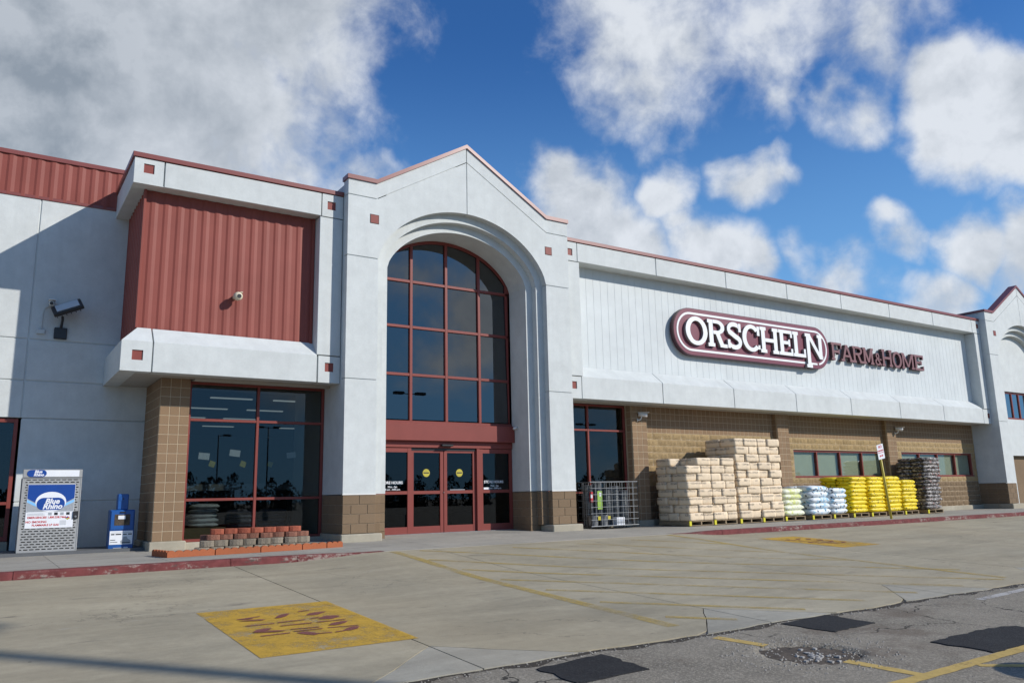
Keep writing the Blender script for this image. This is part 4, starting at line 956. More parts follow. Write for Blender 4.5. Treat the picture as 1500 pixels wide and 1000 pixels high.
for ch, a, b, dzz in ls: letter(ch, a, b, 5.28, 6.13, -.275, -.192, LETW, LETG, sg, .205)
place('registered_mark', text_mesh('registered_mark', 'R', .085, LETW), sg, (14.50, -.194, 5.33))
n = 16; mb = MB(); mb.v = [(.075*math.cos(6.2832*k/n), 0, .075*math.sin(6.2832*k/n)) for k in range(n)]+[(.064*math.cos(6.2832*k/n), 0, .064*math.sin(6.2832*k/n)) for k in range(n)]; mb.f = [(k, (k+1) % n, n+(k+1) % n, n+k) for k in range(n)]
mb.build('registered_ring', LETW, sg, loc=(14.50, -.1945, 5.335))
s2 = thing('sign_lettering', 'dark maroon raised slab letters mounted to the right of the capsule sign', 'sign', (0, yS, 0))
for ch, a, b, z1 in [('F', 15.04, 15.64, 5.985), ('A', 15.60, 16.28, 5.95), ('R', 16.28, 16.90, 5.95), ('M', 16.90, 17.55, 5.95), ('&', 17.62, 18.02, 5.82), ('H', 18.08, 18.74, 5.985), ('O', 18.76, 19.36, 5.95), ('M', 19.38, 20.20, 5.95), ('E', 20.24, 20.86, 5.95)]:
    letter(ch, a, b, 5.35, z1, -.155, -.04, SIGNF, SIGND, s2, .175)

# ------------------------------------------------------------------ small fixtures
def bullet_camera(loc, rz, label):
    c = thing('security_camera', label, 'camera', loc, rz)
    MB().tube([(0, -.05, .02), (0, -.30, -.02)], [.062, .055], 14).build('housing', WHITE, c, True); MB().box(-.07, .07, -.36, -.03, .055, .068).build('sun_shield', WHITE, c, False, .004)
    MB().tube([(0, -.301, -.02), (0, -.306, -.021)], .045, 14).build('lens', BLACK, c); MB().tube([(0, -.14, -.05), (0, -.10, -.14), (0, 0, -.15)], .018, 8).build('bracket', WHITE, c); MB().tube([(0, 0, -.15), (0, -.02, -.15)], .05, 12).build('wall_plate', WHITE, c)
    return c
bullet_camera((6.12, .64, 3.12), .9, 'white bullet security camera on the block pilaster beside the entrance side window'); bullet_camera((19.0, .64, 3.06), .5, 'white bullet security camera on the far pilaster above the dark stacked sacks')
fl = thing('floodlight', 'black flat floodlight tilted up on a square bracket high on the left wall', 'light', (-8.36, yL, 4.46))
MB().box(-.12, .12, -.06, 0, -.12, .12).build('mount_box', BLACK, fl, False, .012); MB().tube([(0, -.03, .1), (.01, -.16, .26), (0, -.22, .32)], .026, 8).build('arm', BLACK, fl)
hd = MB().box(-.29, .29, -.045, .045, -.19, .19).build('lamp_head', BLACK, fl, False, .015, (.07, -.34, .50)); hd.rotation_euler = (math.radians(-52), math.radians(-24), math.radians(-8))
MB().box(-.21, .23, -.052, -.044, -.14, .15).build('lamp_glass', LENS, hd)
for k in range(6): MB().box(-.25+k*.09, -.235+k*.09, .046, .085, -.16, .16).build('cooling_fin', BLACK, hd)
dc = thing('security_camera', 'small white camera with black lens beside the floodlight on the left wall', 'camera', (-8.55, yL, 5.07))
MB().tube([(-.02, -.02, .03), (-.03, -.22, -.02)], [.055, .05], 12).build('housing', WHITE, dc, True); MB().box(-.085, .045, -.27, -.02, .05, .062).build('sun_shield', WHITE, dc); MB().tube([(-.0302, -.221, -.02), (-.0305, -.23, -.021)], .036, 12).build('lens', BLACK, dc); MB().tube([(.03, 0, -.1), (.02, -.08, -.09), (-.01, -.12, -.03)], .016, 8).build('bracket', WHITE, dc)
MB().tube([(-.03, -.05, -.03), (-.12, -.02, -.08), (-.16, -.012, -.2), (-.165, -.012, -.56)], .010, 6).build('cable', WALL, dc)
eb = thing('junction_box', 'small grey junction box at the end of the camera cable on the left wall', 'box', (-8.72, yL, 4.47)); MB().box(-.075, .075, -.055, 0, -.05, .05).build('cover', WALL, eb, False, .008); MB().tube([(0, -.02, .05), (0, -.02, .12)], .014, 8).build('conduit_stub', WALL, eb)
sp = thing('security_camera', 'small round cream camera on the red ribbed panel over the display window', 'camera', (-5.35, yR, 5.14))
MB().tube([(0, .02, 0), (0, -.10, 0)], .05, 14).build('stem', CREAM, sp, True); MB().tube([(0, -.10, 0), (.01, -.14, -.01), (.02, -.22, -.02), (.025, -.26, -.025)], [.055, .09, .09, .06], 16).build('head', CREAM, sp, True); MB().tube([(.025, -.2601, -.025), (.026, -.268, -.026)], .045, 14).build('lens', BLACK, sp); MB().box(.05, .10, -.24, -.12, .06, .075).build('visor', CREAM, sp)
tw = thing('wall_nozzle', 'small pale pipe fitting on the shaded inner jamb of the entrance arch', 'fitting', (HI, .60, 2.62)); MB().tube([(0, 0, 0), (-.10, 0, 0), (-.13, 0, -.03)], .028, 10).build('spout', WHITE, tw, True); MB().tube([(0, .13, 0), (-.05, .13, 0)], .04, 10).build('cap', WHITE, tw, True)

# ------------------------------------------------------------------ propane cabinet and newspaper box
pc = thing('propane_cabinet', 'grey slotted metal propane exchange cabinet with blue printed panel against the left wall', 'cabinet', (-8.345, 1.22, 0), 0.0)
cw, chh, cd = .495, 1.55, .55
b = MB(); b.box(-cw, -cw+.012, .012, cd, .06, 1.42).box(cw-.012, cw, .012, cd, .06, 1.42).box(-cw, cw, cd-.012, cd, .06, 1.42).box(-cw, cw, 0.0, cd, 1.42, 1.435).box(-cw, cw, .012, cd-.013, .06, .075); b.build('shell', CABG, pc)
for x in (-cw+.04, cw-.04):
    for y in (.05, cd-.05): MB().box(x-.025, x+.025, y-.025, y+.025, 0.0, .06).build('foot', BLACK, pc)
door = MB(); rows = [k for k in range(27)]
zz0, zz1 = .075, 1.405; dz = (zz1-zz0)/28; pm = (.19, .205)
for k in range(28):                                       # slotted sheet door: solid rows and rows with open slots
    z = zz0+k*dz; solid = dz*.62
    door.box(-cw+.02, cw-.02, -.012, .0, z, z+solid)
    nsl = 9; p_ = (2*cw-.11)/nsl; off = 0 if k % 2 else .5
    door.box(-cw+.02, -cw+.05, -.012, 0, z+solid, z+dz)
    door.box(cw-.05, cw-.02, -.012, 0, z+solid, z+dz)
    for j in range(nsl+1):
        xx = -cw+.05+(j+off-.5)*p_; a, b_ = max(xx+p_*.36, -cw+.05), min(xx+p_*.64, cw-.05)
        if b_ > a: door.box(a, b_, -.012, 0, z+solid, z+dz)
door.build('slotted_door', CABG, pc)
MB().box(-cw, -cw+.022, -.018, .012, .06, 1.42).box(cw-.022, cw, -.018, .012, .06, 1.42).box(-cw+.022, cw-.022, -.018, .012, .06, .077).box(-cw+.022, cw-.022, -.018, .012, 1.402, 1.42).build('door_frame', CABG, pc, False, .003)
MB().box(-cw+.03, cw-.03, .2, .22, .08, 1.4).build('inner_shade', BLACK, pc)
hdp = MB().box(-cw, cw, -.02, .06, 1.436, 1.59).build('header_panel', CABG, pc, False, .006)
MB().box(-.37, .44, -.024, -.0205, 1.455, 1.575).build('header_print', PWHITE, hdp)
MB().xzprism(capsule(-.43, -.11, 1.515, .065, 8), -.028, -.0243).build('logo_plate', PBLUE, hdp)
place('logo_text', text_mesh('logo_text', 'Blue', .07, PWHITE, .25, .003), hdp, (-.25, -.0285, 1.545)); place('logo_text', text_mesh('logo_text', 'Rhino', .07, PWHITE, .25, .003), hdp, (-.24, -.0285, 1.487))
po = MB().box(-.395, .395, -.022, -.0185, .50, 1.31).build('poster', PWHITE, pc)
n = 20
def pan(poly, m, d, name='print'): return MB().xzprism(poly, -.0225-d, -.0221-d+.0002).build(name, m, po)
pan([(-.39, .79)]+[(-.39+.78*k/n, .80+.0*k) for k in range(n+1)][1:]+[(.39, 1.305), (-.39, 1.305)], PGREY, .0)
def swoosh(z_edge, z_mid, m, d): pan([(-.39, z_edge)]+[(-.39+.78*k/n, z_edge+(z_mid-z_edge)*math.sin(math.pi*k/n)) for k in range(1, n)]+[(.39, z_edge), (.39, 1.305), (-.39, 1.305)], m, d)
pan([(-.39, .98)]+[(-.39+.78*k/n, .98-.14*math.sin(math.pi*k/n)) for k in range(1, n)]+[(.39, .98), (.39, 1.03)]+[(.39-.78*k/n, 1.03-.14*math.sin(math.pi*k/n)) for k in range(1, n)]+[(-.39, 1.03)], LBLUE, .0006)
swoosh(1.05, .90, PBLUE, .0012)
pan([(.255*math.cos(6.2832*k/28)*1.0, .98+.19*math.sin(6.2832*k/28)*(1 if math.sin(6.2832*k/28) > 0 else .95)) for k in range(28)], PWHITE, .0018)
pan(capsule(-.235, .235, .945, .115, 10), PBLUE, .0024)
place('print_text', text_mesh('print_text', 'Blue', .135, PWHITE, .25, .005), po, (.02, -.0257, .99)); place('print_text', text_mesh('print_text', 'Rhino', .135, PWHITE, .25, .005), po, (.03, -.0257, .895))
place('print_text', text_mesh('print_text', 'EMERGENCIES 1.800.258.7466', .052, PRED, 0, .0015, xscale=.96), po, (-.045, -.0235, .695)); place('print_text', text_mesh('print_text', 'NO SMOKING', .054, PRED, 0, .0015), po, (-.215, -.0235, .615)); place('print_text', text_mesh('print_text', 'FLAMMABLE LP GAS', .050, PRED, 0, .0015), po, (-.06, -.0235, .555))
for k in range(4): pan(rect(-.37, -.08-.03*(k % 2), .735+k*.012, .740+k*.012), PGREY, .0002)
for k in range(4): pan(rect(-.03+k*.10, .03+k*.10, .735, .785), PBLACK if k % 2 else PGREY, .0002)
pan([(.30, .64), (.345, .675), (.30, .71), (.255, .675)], STICK, .0002); pan([(.30, .675), (.345, .675), (.30, .71)], PRED, .0008); pan([(.255, .675), (.30, .675), (.30, .71)], PBLUE, .0008)
for k in range(5): pan(rect(.17, .28, .55+k*.018, .558+k*.018), PGREY, .0002)
lk = MB().box(.385, .475, -.05, -.02, .66, .80).build('latch', BLACK, pc, False, .006); MB().tube([(.43, -.055, .70), (.43, -.065, .70)], .02, 10).build('padlock', STEEL, pc)
nb = thing('newspaper_box', 'blue metal newspaper box with window and ad card in the shaded corner by the pier', 'newspaper box', (-7.08, 1.28, 0), -.04)
MB().box(-.225, .225, 0, .40, .02, .80).build('body', NBLUE, nb, False, .012); MB().box(-.20, .20, .03, .37, 0, .02).build('base', BLACK, nb)
dq = MB().box(-.205, .205, -.016, -.001, .42, .785).build('door', NBLUE, nb, False, .006); MB().box(-.14, .14, -.019, -.0165, .50, .715).build('door_window', HOLE, dq); MB().box(-.075, .055, -.021, -.0195, .62, .69).build('news_card', PAPER, dq); MB().box(-.05, .05, -.034, -.0165, .74, .765).build('door_handle', BLACK, dq, False, .005)
ad = MB().box(-.205, .205, -.006, -.001, .135, .395).build('ad_card', PAPER, nb)
for k, (a, b_, z, h) in enumerate([(-.18, -.12, .318, .022), (-.10, .0, .318, .022), (.03, .10, .318, .018), (.12, .19, .318, .022), (-.19, -.10, .215, .012), (-.19, -.06, .175, .010), (-.18, .18, .36, .006)]): MB().box(a, b_, -.008, -.0065, z, z+h).build('ad_print', PBLACK if k < 6 else PGREY, ad)
MB().xzprism([(.0, .15), (.18, .15), (.17, .21), (.12, .24), (.10, .285), (.04, .28), (.03, .23), (-.01, .2)], -.008, -.0065).build('ad_picture', PGREY, ad); MB().box(.02, .16, -.0095, -.0085, .155, .175).build('ad_picture', PBLACK, ad)
MB().box(-.13, .04, -.004, -.001, .055, .075).build('name_print', PGREY, nb); MB().xzprism(capsule(.05, .135, .065, .018, 6), -.004, -.001).build('name_print', PWHITE, nb)
hq = MB().box(-.10, .10, .05, .30, .80, 1.11).build('coin_head', NBLUE, nb, False, .014); MB().box(-.06, .06, .043, .051, .98, 1.05).build('coin_plate', NBLUE, hq); MB().box(-.012, .012, .040, .044, 1.0, 1.03).build('coin_slot', BLACK, hq); MB().box(-.227, -.2255, .03, .05, .05, .78).build('edge_trim', STEEL, nb)

# ------------------------------------------------------------------ landscaping block display
def stone_mesh(wd, dp, h, m, seed):
    rn = random.Random(seed); mb = MB(); nx_ = 4
    fr = [(-wd/2+wd*i/nx_, (-.018 if 0 < i < nx_ else .02)+rn.uniform(-.008, .008)) for i in range(nx_+1)]
    P = fr+[(wd*.38, dp), (-wd*.38, dp)]; n = len(P)
    vs = [(x, y, 0) for x, y in P]+[(x, y+(rn.uniform(0, .008) if i <= nx_ else 0), h) for i, (x, y) in enumerate(P)]
    mb.add(vs, [tuple(range(n-1, -1, -1)), tuple(range(n, 2*n))]+[(i, (i+1) % n, (i+1) % n+n, i+n) for i in range(n)])
    return mb.mesh('retaining_block', m, False, .007)
def shop_front_line(t): return (-6.05+t*2.0, -1.0+t*.10)
ORD = ['first', 'second', 'third', 'fourth', 'fifth', 'sixth', 'seventh', 'eighth', 'ninth', 'tenth', 'eleventh', 'twelfth', 'thirteenth', 'fourteenth']
ROWS = [('dark grey', GBLK, -6.16, -.96, .005, 8, .268, 'bottom'), ('grey', GBLK, -6.06, -.90, .108, 8, .262, 'second'), ('brown', BBLK, -5.92, -.80, .222, 8, .246, 'third'), ('red', RBLK, -5.83, -.70, .318, 7, .248, 'top')]
for cn, m_, x0, y0, z0, n, pitch, rown in ROWS:
    h = (.10, .112, .094, .10)[['bottom', 'second', 'third', 'top'].index(rown)]
    ms = [stone_mesh(pitch-.012, .24, h, m_, k) for k in range(3)]
    for i in range(n):
        sh = .045 if i % 2 and rown != 'top' else 0
        o = place('retaining_block', ms[i % 3], None, (x0+(i+.5)*pitch, y0+sh+.006*i, z0+.0005), (0, 0, random.uniform(-.03, .03)))
        tag(o, '%s concrete retaining wall block, %s from the left in the %s row of the display' % (cn if rown != 'bottom' else 'dark', ORD[i], rown), 'block', 'retaining wall blocks displayed under the window')
for k in range(4):                                        # blocks that carry the rows from behind
    o = place('retaining_block', stone_mesh(.40, .30, .30, BBLK, 40+k), None, (-5.75+k*.42, -.44, .003)); tag(o, 'rear support block behind the display rows, %s from the left' % ORD[k], 'block', 'support blocks behind the display')
def edger_mesh(L, n=6, h=.115):
    mb = MB(); xs = []; top = []
    for k in range(n*6+1):
        x = L*k/(n*6); top.append((x, h-.028+.028*abs(math.sin(math.pi*k/6))**.7))
    P = [(0, 0), (L, 0)]+top[::-1]
    return mb.xzprism(P, 0, .06).mesh('edging_stone', TERRA)
eds = [(-6.74, -1.60, -5.95, -1.585), (-5.94, -1.585, -5.14, -1.53), (-5.13, -1.53, -4.33, -1.42), (-4.32, -1.42, -3.82, -1.335), (-3.81, -1.335, -3.47, -1.285)]
for i, (xa, ya, xb, yb) in enumerate(eds):
    L = math.hypot(xb-xa, yb-ya)-.008; o = place('edging_stone', edger_mesh(L, max(3, int(L/.13))), None, (xa, ya, .002), (0, 0, math.atan2(yb-ya, xb-xa)))
    tag(o, 'scalloped terracotta edging piece along the walk, %s from the block pier' % ORD[i], 'edging', 'terracotta edging pieces')
o = place('edging_stone', edger_mesh(.72, 5), None, (-6.86, -.86, .002), (0, 0, math.atan2(-.72, .11))); tag(o, 'scalloped terracotta edging piece turned back toward the block pier', 'edging', 'terracotta edging pieces')

# ------------------------------------------------------------------ pallets and sacks
def sack_mesh(L, Wd, H, m, seed, puff=.5, boxy=.75, crumple=None):      # stuffed sack lying flat, centred in x,y, base at z=0
    rn = random.Random(seed); nx_, ny_, nz_ = 8, 6, 4; idx = {}; mb = MB()
    def P(i, j, k):
        key = (i, j, k)
        if key in idx: return idx[key]
        u, v, q = 2*i/nx_-1, 2*j/ny_-1, 2*k/nz_-1
        e = 3.2+boxy*5
        def sup(a, b): return 1.0
        ru = 1-(1-boxy)*.30*(abs(v)**3)-(1-boxy)*.25*(abs(q)**2); rv = 1-(1-boxy)*.30*(abs(u)**3)-(1-boxy)*.30*(abs(q)**2)
        rq = 1-.22*puff*(abs(u)**4)-.22*puff*(abs(v)**4)
        cr = .03*(1-boxy)+.006 if crumple is None else crumple; tp = .06 if crumple is None else .028; fold = 1+.05*math.sin(9*u+seed)*(abs(q) > .9) if crumple is None else 1
        x = u*L/2*ru*fold*(1-tp*q*q)+rn.uniform(-cr, cr)*.3; y = v*Wd/2*rv*(1-tp*q*q)+rn.uniform(-cr, cr)*.3; z = H/2+q*H/2*rq+rn.uniform(-cr, cr)*.35
        idx[key] = len(mb.v); mb.v.append((x, y, max(z, 0.0) if k == 0 else z)); return idx[key]
    for i in range(nx_):
        for j in range(ny_): mb.f += [(P(i, j, 0), P(i, j+1, 0), P(i+1, j+1, 0), P(i+1, j, 0)), (P(i, j, nz_), P(i+1, j, nz_), P(i+1, j+1, nz_), P(i, j+1, nz_))]
        for k in range(nz_): mb.f += [(P(i, 0, k), P(i+1, 0, k), P(i+1, 0, k+1), P(i, 0, k+1)), (P(i, ny_, k), P(i, ny_, k+1), P(i+1, ny_, k+1), P(i+1, ny_, k))]
    for j in range(ny_):
        for k in range(nz_): mb.f += [(P(0, j, k), P(0, j, k+1), P(0, j+1, k+1), P(0, j+1, k)), (P(nx_, j, k), P(nx_, j+1, k), P(nx_, j+1, k+1), P(nx_, j, k+1))]
    me = mb.mesh('sack', m, True)
    bm = bmesh.new(); bm.from_mesh(me); bmesh.ops.recalc_face_normals(bm, faces=bm.faces); bm.to_mesh(me); bm.free(); return me
PH = .125
def pallet(x, y, label, wx=.95, wy=1.18):
    p = thing('pallet', label, 'pallet', (x, y, .012), 0, 'wooden pallets under the sacks'); g = wy/7
    for k in range(7): MB().box(-wx/2, wx/2, -wy/2+k*g+.012, -wy/2+(k+1)*g-.012, PH-.02, PH).build('deck_board', PALW, p, False, .003)
    for s in (-1, 0, 1): MB().box(s*(wx/2-.03)-.022, s*(wx/2-.03)+.022, -wy/2+.012, wy/2-.012, .018, PH-.021).build('stringer', PALW, p)
    for k in (0, 3, 6): MB().box(-wx/2, wx/2, -wy/2+k*g+.012, -wy/2+(k+1)*g-.012, 0, .017).build('bottom_board', PALW, p, False, .003)
    MB().box(-wx/2-.004, -wx/2+.075, -wy/2-.012, -wy/2+.010, .004, PH+.004).build('yellow_tag', PALY, p)
    return p
FY = -.75
def layers5(cx, n, H, meshes, stackname, colour, group, full_left=False, cat='sack', jit=.019, top_skip=()):
    LW, EW = .545, .395                                   # long side, end of a sack
    wid = .95; dep = 1.18; x0 = cx-wid/2; y0 = FY; z = .012+PH+.004
    for r in range(n):
        if r % 2 == 0: spots = [(x0+LW/2, y0+(k+.5)*dep/3, 0, 'left', k) for k in range(3)]+[(x0+LW+EW/2+.015, y0+(k+.5)*dep/2, 1, 'right', k) for k in range(2)]
        else: spots = [(x0+EW/2, y0+(k+.5)*dep/2, 1, 'left', k) for k in range(2)]+[(x0+EW+LW/2+.015, y0+(k+.5)*dep/3, 0, 'right', k) for k in range(3)]
        for (x, y, turn, side, k) in spots:
            if not (k == 0 or (full_left and side == 'left') or r >= n-2): continue
            if (r, side, k) in top_skip: continue
            o = place('sack', random.choice(meshes), None, (x+random.uniform(-jit, jit), y+random.uniform(-jit, jit)*.8, z+.0005), (random.uniform(-.012, .012), random.uniform(-.012, .012), (math.pi/2 if turn else 0)+random.choice((0, math.pi))+random.uniform(-.06, .06)))
            where = ('front ' if k == 0 else ('middle ' if (k == 1 and ((turn == 0))) else 'rear '))+side
            tag(o, '%s, %s layer up, %s, %s' % (colour, ORD[r], where, stackname), cat, group)
        z += H
tanm = [sack_mesh(.548, .402, .214, TAN, s, .17, .965, .013) for s in range(6)]; tanl = [sack_mesh(.548, .402, .229, TAN, s+20, .17, .965, .013) for s in range(6)]
pallet(7.03, FY+.59, 'wooden pallet under the tan sack stack nearest the wire rack'); pallet(8.00, FY+.59, 'wooden pallet under the second tan sack stack from the wire rack')
pallet(9.06, FY+.59, 'wooden pallet under the left half of the tall tan sack stack'); pallet(10.03, FY+.59, 'wooden pallet under the right half of the tall tan sack stack')
layers5(7.03, 8, .2125, tanm, 'low tan stack nearest the wire rack', 'tan sack', 'tan paper feed sacks', True, top_skip=[(7, 'left', 0)])
layers5(8.00, 8, .2125, tanm, 'second tan stack from the wire rack', 'tan sack', 'tan paper feed sacks', False, top_skip=[(7, 'right', 2)])
layers5(9.06, 10, .2275, tanl, "tall tan stack's left half", 'tan sack', 'tan paper feed sacks', True); layers5(10.03, 10, .2275, tanl, "tall tan stack's right half", 'tan sack', 'tan paper feed sacks', False)
def column(cx, n, H, meshes, stackname, colour, group, per=1, dep=1.18, wid=.95, rows_y=2, lean=0.0, jit=.02):
    z = .012+PH+.004; py = dep/rows_y; pxw = wid/per
    for r in range(n):
        for k in range(rows_y):
            for c in range(per):
                o = place('sack', random.choice(meshes), None, (cx-wid/2+(c+.5)*pxw+random.uniform(-jit, jit)+lean*r*r, FY+(k+.5)*py+random.uniform(-jit, jit), z+.0005), (random.uniform(-.03, .03), random.uniform(-.03, .03), random.choice((0, math.pi))+random.uniform(-.05, .05)))
                side = '' if per == 1 else (('left ', 'right ')[c])
                tag(o, '%s, %s layer up, %s%s, %s' % (colour, ORD[r], side, ('front', 'middle', 'rear')[k] if rows_y == 3 else ('front', 'rear')[k], stackname), 'sack', group)
        z += H
crm = [sack_mesh(1.0, .62, .185, CSACK, s, .6, .6, .024) for s in range(4)]; pallet(11.03, FY+.59, 'wooden pallet under the low cream and green sacks')
column(11.03, 5, .158, crm, 'low cream stack', 'cream and green sack', 'cream and green sacks')
blm = [sack_mesh(1.0, .62, .198, BSACK, s, .6, .6, .022) for s in range(4)]; blh = [sack_mesh(.82, .62, .180, BSACK, s+9, .6, .6, .022) for s in range(3)]
pallet(12.30, FY+.59, 'wooden pallet under the left white and blue sacks'); pallet(13.28, FY+.59, 'wooden pallet under the right white and blue sacks', .80)
column(12.30, 5, .172, blm, 'left white and blue stack', 'white and blue sack', 'white and blue sacks'); column(13.28, 5, .155, blh, 'right white and blue stack', 'white and blue sack', 'white and blue sacks', wid=.78)
ylm = [sack_mesh(.90, .62, .150, YSACK, s, .55, .68, .022) for s in range(5)]
for i, (cx, nl) in enumerate(((14.34, 9), (15.32, 9), (16.32, 9), (17.24, 8))):
    pallet(cx, FY+.59, 'wooden pallet under the %s yellow sack stack from the left' % ORD[i], .86); column(cx, nl, .1255, ylm, '%s yellow stack from the left' % ORD[i], 'yellow sack', 'yellow sacks', wid=.84)
grm = [sack_mesh(1.04, .64, .152, GSACK, s, .6, .6, .028) for s in range(5)]; pallet(18.72, FY+.59, 'wooden pallet under the tall leaning grey sack stack', 1.02)
column(18.72, 14, .128, grm, 'tall leaning grey stack', 'grey printed sack', 'grey printed sacks', lean=.0015, jit=.03, wid=1.0)
# no parking sign on a leaning pole
ps = thing('parking_sign', 'no parking sign on a leaning yellow pole before the yellow sacks', 'sign', (13.40, -2.33, .0))
ps.rotation_euler = (math.radians(2), math.radians(-10.5), 0)
MB().tube([(0, 0, 0.0), (0, 0, 2.20)], .034, 10).build('pole', YPOLE, ps, True)
pl_ = MB().box(-.17, .17, -.045, -.038, 1.80, 2.24).build('sign_plate', PWHITE, ps, False, .003); MB().box(-.155, .155, -.0475, -.0455, 1.985, 2.0).build('sign_rule', PRED, pl_)
place('sign_text', text_mesh('sign_text', 'NO', .12, PRED, 0, .003), pl_, (0, -.0462, 2.165)); place('sign_text', text_mesh('sign_text', 'PARKING', .075, PRED, 0, .002), pl_, (0, -.0462, 2.05))
MB().xzprism([(-.10, 1.90), (-.05, 1.86), (-.05, 1.885), (.05, 1.885), (.05, 1.86), (.10, 1.90), (.05, 1.94), (.05, 1.915), (-.05, 1.915), (-.05, 1.94)], -.0475, -.0455).build('sign_arrow', PRED, pl_)

# ------------------------------------------------------------------ wire rack with rolls and buckets
wr = thing('wire_rack', 'grey wire mesh enclosure standing beside the entrance pier', 'rack', (3.86, .10, .015))
RW, RD, RH = 1.66, .52, 1.21
def mesh_panel(p0, p1, nv, nh, r=.006, rb=.011):
    p0, p1 = Vector(p0), Vector(p1); b = MB()
    for i in range(nv+1): q = p0.lerp(p1, i/nv); b.tube([(q.x, q.y, .07), (q.x, q.y, RH)], rb if i in (0, nv) else r, 5)
    for k in range(nh+1): z = .07+(RH-.07)*k/nh; b.tube([(p0.x, p0.y, z), (p1.x, p1.y, z)], rb if k in (0, nh) else r, 5)
    return b
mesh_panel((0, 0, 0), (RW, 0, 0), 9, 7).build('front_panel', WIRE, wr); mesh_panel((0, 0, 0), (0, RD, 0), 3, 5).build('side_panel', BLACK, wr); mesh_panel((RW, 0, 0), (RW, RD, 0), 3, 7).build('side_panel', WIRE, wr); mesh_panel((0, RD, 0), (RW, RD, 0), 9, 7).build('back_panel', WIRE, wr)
for x in (0, RW*.33, RW*.66, RW):
    for y in (0, RD): MB().tube([(x, y, 0), (x, y, .07)], .016, 6).build('foot', BLACK, wr)
MB().box(.01, RW-.01, .01, RD-.01, .066, .074).build('rack_floor', BLACK, wr)
ROLLM = mat('dark_fence_roll', m_plain, (0.075, 0.08, 0.078), 0.6, 0.2, 0.35, 20)
for i, (x, y, r, h, lb) in enumerate([(3.86+.20, .45, .13, 1.05, 'dark roll of fencing with a red tag at the left end of the wire rack'), (3.86+.52, .46, .13, 1.10, 'dark roll of fencing with a green label in the wire rack'), (3.86+.84, .45, .12, .98, 'shorter dark roll of fencing in the middle of the wire rack'), (3.86+1.13, .46, .12, 1.02, 'dark roll of fencing behind the white carton in the wire rack'), (3.86+1.42, .44, .13, .90, 'low dark roll of fencing at the right end of the wire rack')]):
    t = thing('fence_roll', lb, 'fencing', (x, y, .0905), 0, 'rolls of fencing in the wire rack'); b = MB(); n = 14
    for k in range(8): z = h*k/7; b.tube([(r*math.cos(6.2832*q/n), r*math.sin(6.2832*q/n), z) for q in range(n+1)], .007, 4, False)
    for q in range(n): b.tube([(r*math.cos(6.2832*q/n), r*math.sin(6.2832*q/n), 0), (r*math.cos(6.2832*q/n), r*math.sin(6.2832*q/n), h)], .005, 4)
    b.build('roll_mesh', STEEL, t); MB().tube([(0, 0, .0), (0, 0, h-.01)], r*.9, 16).build('roll_core', ROLLM, t, True)
    if i == 0: MB().box(-.05, .06, -r-.014, -r-.006, .62, .88).build('red_tag', PRED, t); MB().box(-.03, .04, -r-.017, -r-.0145, .72, .82).build('tag_print', PWHITE, t)
    if i == 1: MB().box(-.10, .06, -r-.014, -r-.006, .42, .90).build('green_label', mat('label_green', m_plain, (0.25, 0.42, 0.05), .5, 0, .3, 25), t); MB().box(-.03, .04, -r-.017, -r-.0145, .76, .86).build('label_print', PWHITE, t)
for i, (x, lb) in enumerate([(4.06, 'galvanised bucket with yellow tag low at the left end inside the wire rack'), (4.42, 'smaller galvanised bucket with yellow tag low inside the wire rack')]):
    bk = thing('bucket', lb, 'bucket', (x, .10+.165, .0905)); R = .155-.03*i
    MB().tube([(0, 0, 0), (0, 0, .26)], [R*.78, R], 20, False).tube([(0, 0, .01), (0, 0, .012)], R*.78, 20).build('body', STEEL, bk, True); n = 20
    MB().tube([(R*math.cos(6.2832*q/n), R*math.sin(6.2832*q/n), .26) for q in range(n+1)], .009, 6, False).build('rim', STEEL, bk, True); MB().tube([(R*math.cos(math.pi*q/10), -.03-.05*math.sin(math.pi*q/10), .25-.06*math.sin(math.pi*q/10)) for q in range(11)], .005, 5).build('handle', STEEL, bk); MB().box(.03, .12, -R-.02, -R-.012, .15, .25).build('yellow_tag', STICK, bk)
ct = thing('carton', 'small white carton on the ground behind the front of the wire rack', 'box', (4.92, .24, .0905)); MB().box(-.14, .14, -.09, .09, 0, .20).build('carton_body', PAPER, ct, False, .004); MB().box(-.13, .13, -.093, -.0905, .04, .10).build('carton_print', PGREY, ct)

# ------------------------------------------------------------------ things behind the glass
ins = [sack_mesh(.60, .42, .10, mat('white_red_sack', m_plain, (0.55, 0.57, 0.60), .5, 0, .25, 7), s, .9, .4) for s in range(2)]; dks = [sack_mesh(.60, .42, .10, mat('navy_sack', m_plain, (0.09, 0.10, 0.14), .5, 0, .3, 7), s+5, .9, .4) for s in range(2)]
def display_stack(x, z0, n, ms, lab, grp):
    for r in range(n): o = place('sack', random.choice(ms), None, (x+random.uniform(-.02, .02), 1.50+random.uniform(-.03, .0), z0+r*.097), (0, 0, random.uniform(-.06, .06))); tag(o, lab % ORD[r], 'sack', grp)
cb = thing('cardboard_box', 'brown cardboard box on the floor behind the left of the display window', 'box', (-5.50, 1.52, .0605)); MB().box(-.42, .42, -.22, .22, 0, .33).build('box_body', CARD, cb, False, .004); place('box_print', text_mesh('box_print', 'H', .16, PBLACK, 0, .002), cb, (.22, -.222, .17))
display_stack(-5.50, .392, 5, ins, 'white printed sack on the cardboard box, %s layer up behind the display window', 'white sacks behind the display window')
display_stack(-4.72, .062, 7, dks, 'dark sack behind the centre mullion of the display window, %s layer up', 'dark sacks behind the display window'); display_stack(-4.05, .062, 7, dks, 'dark sack behind the right half of the display window, %s layer up', 'dark sacks behind the display window')
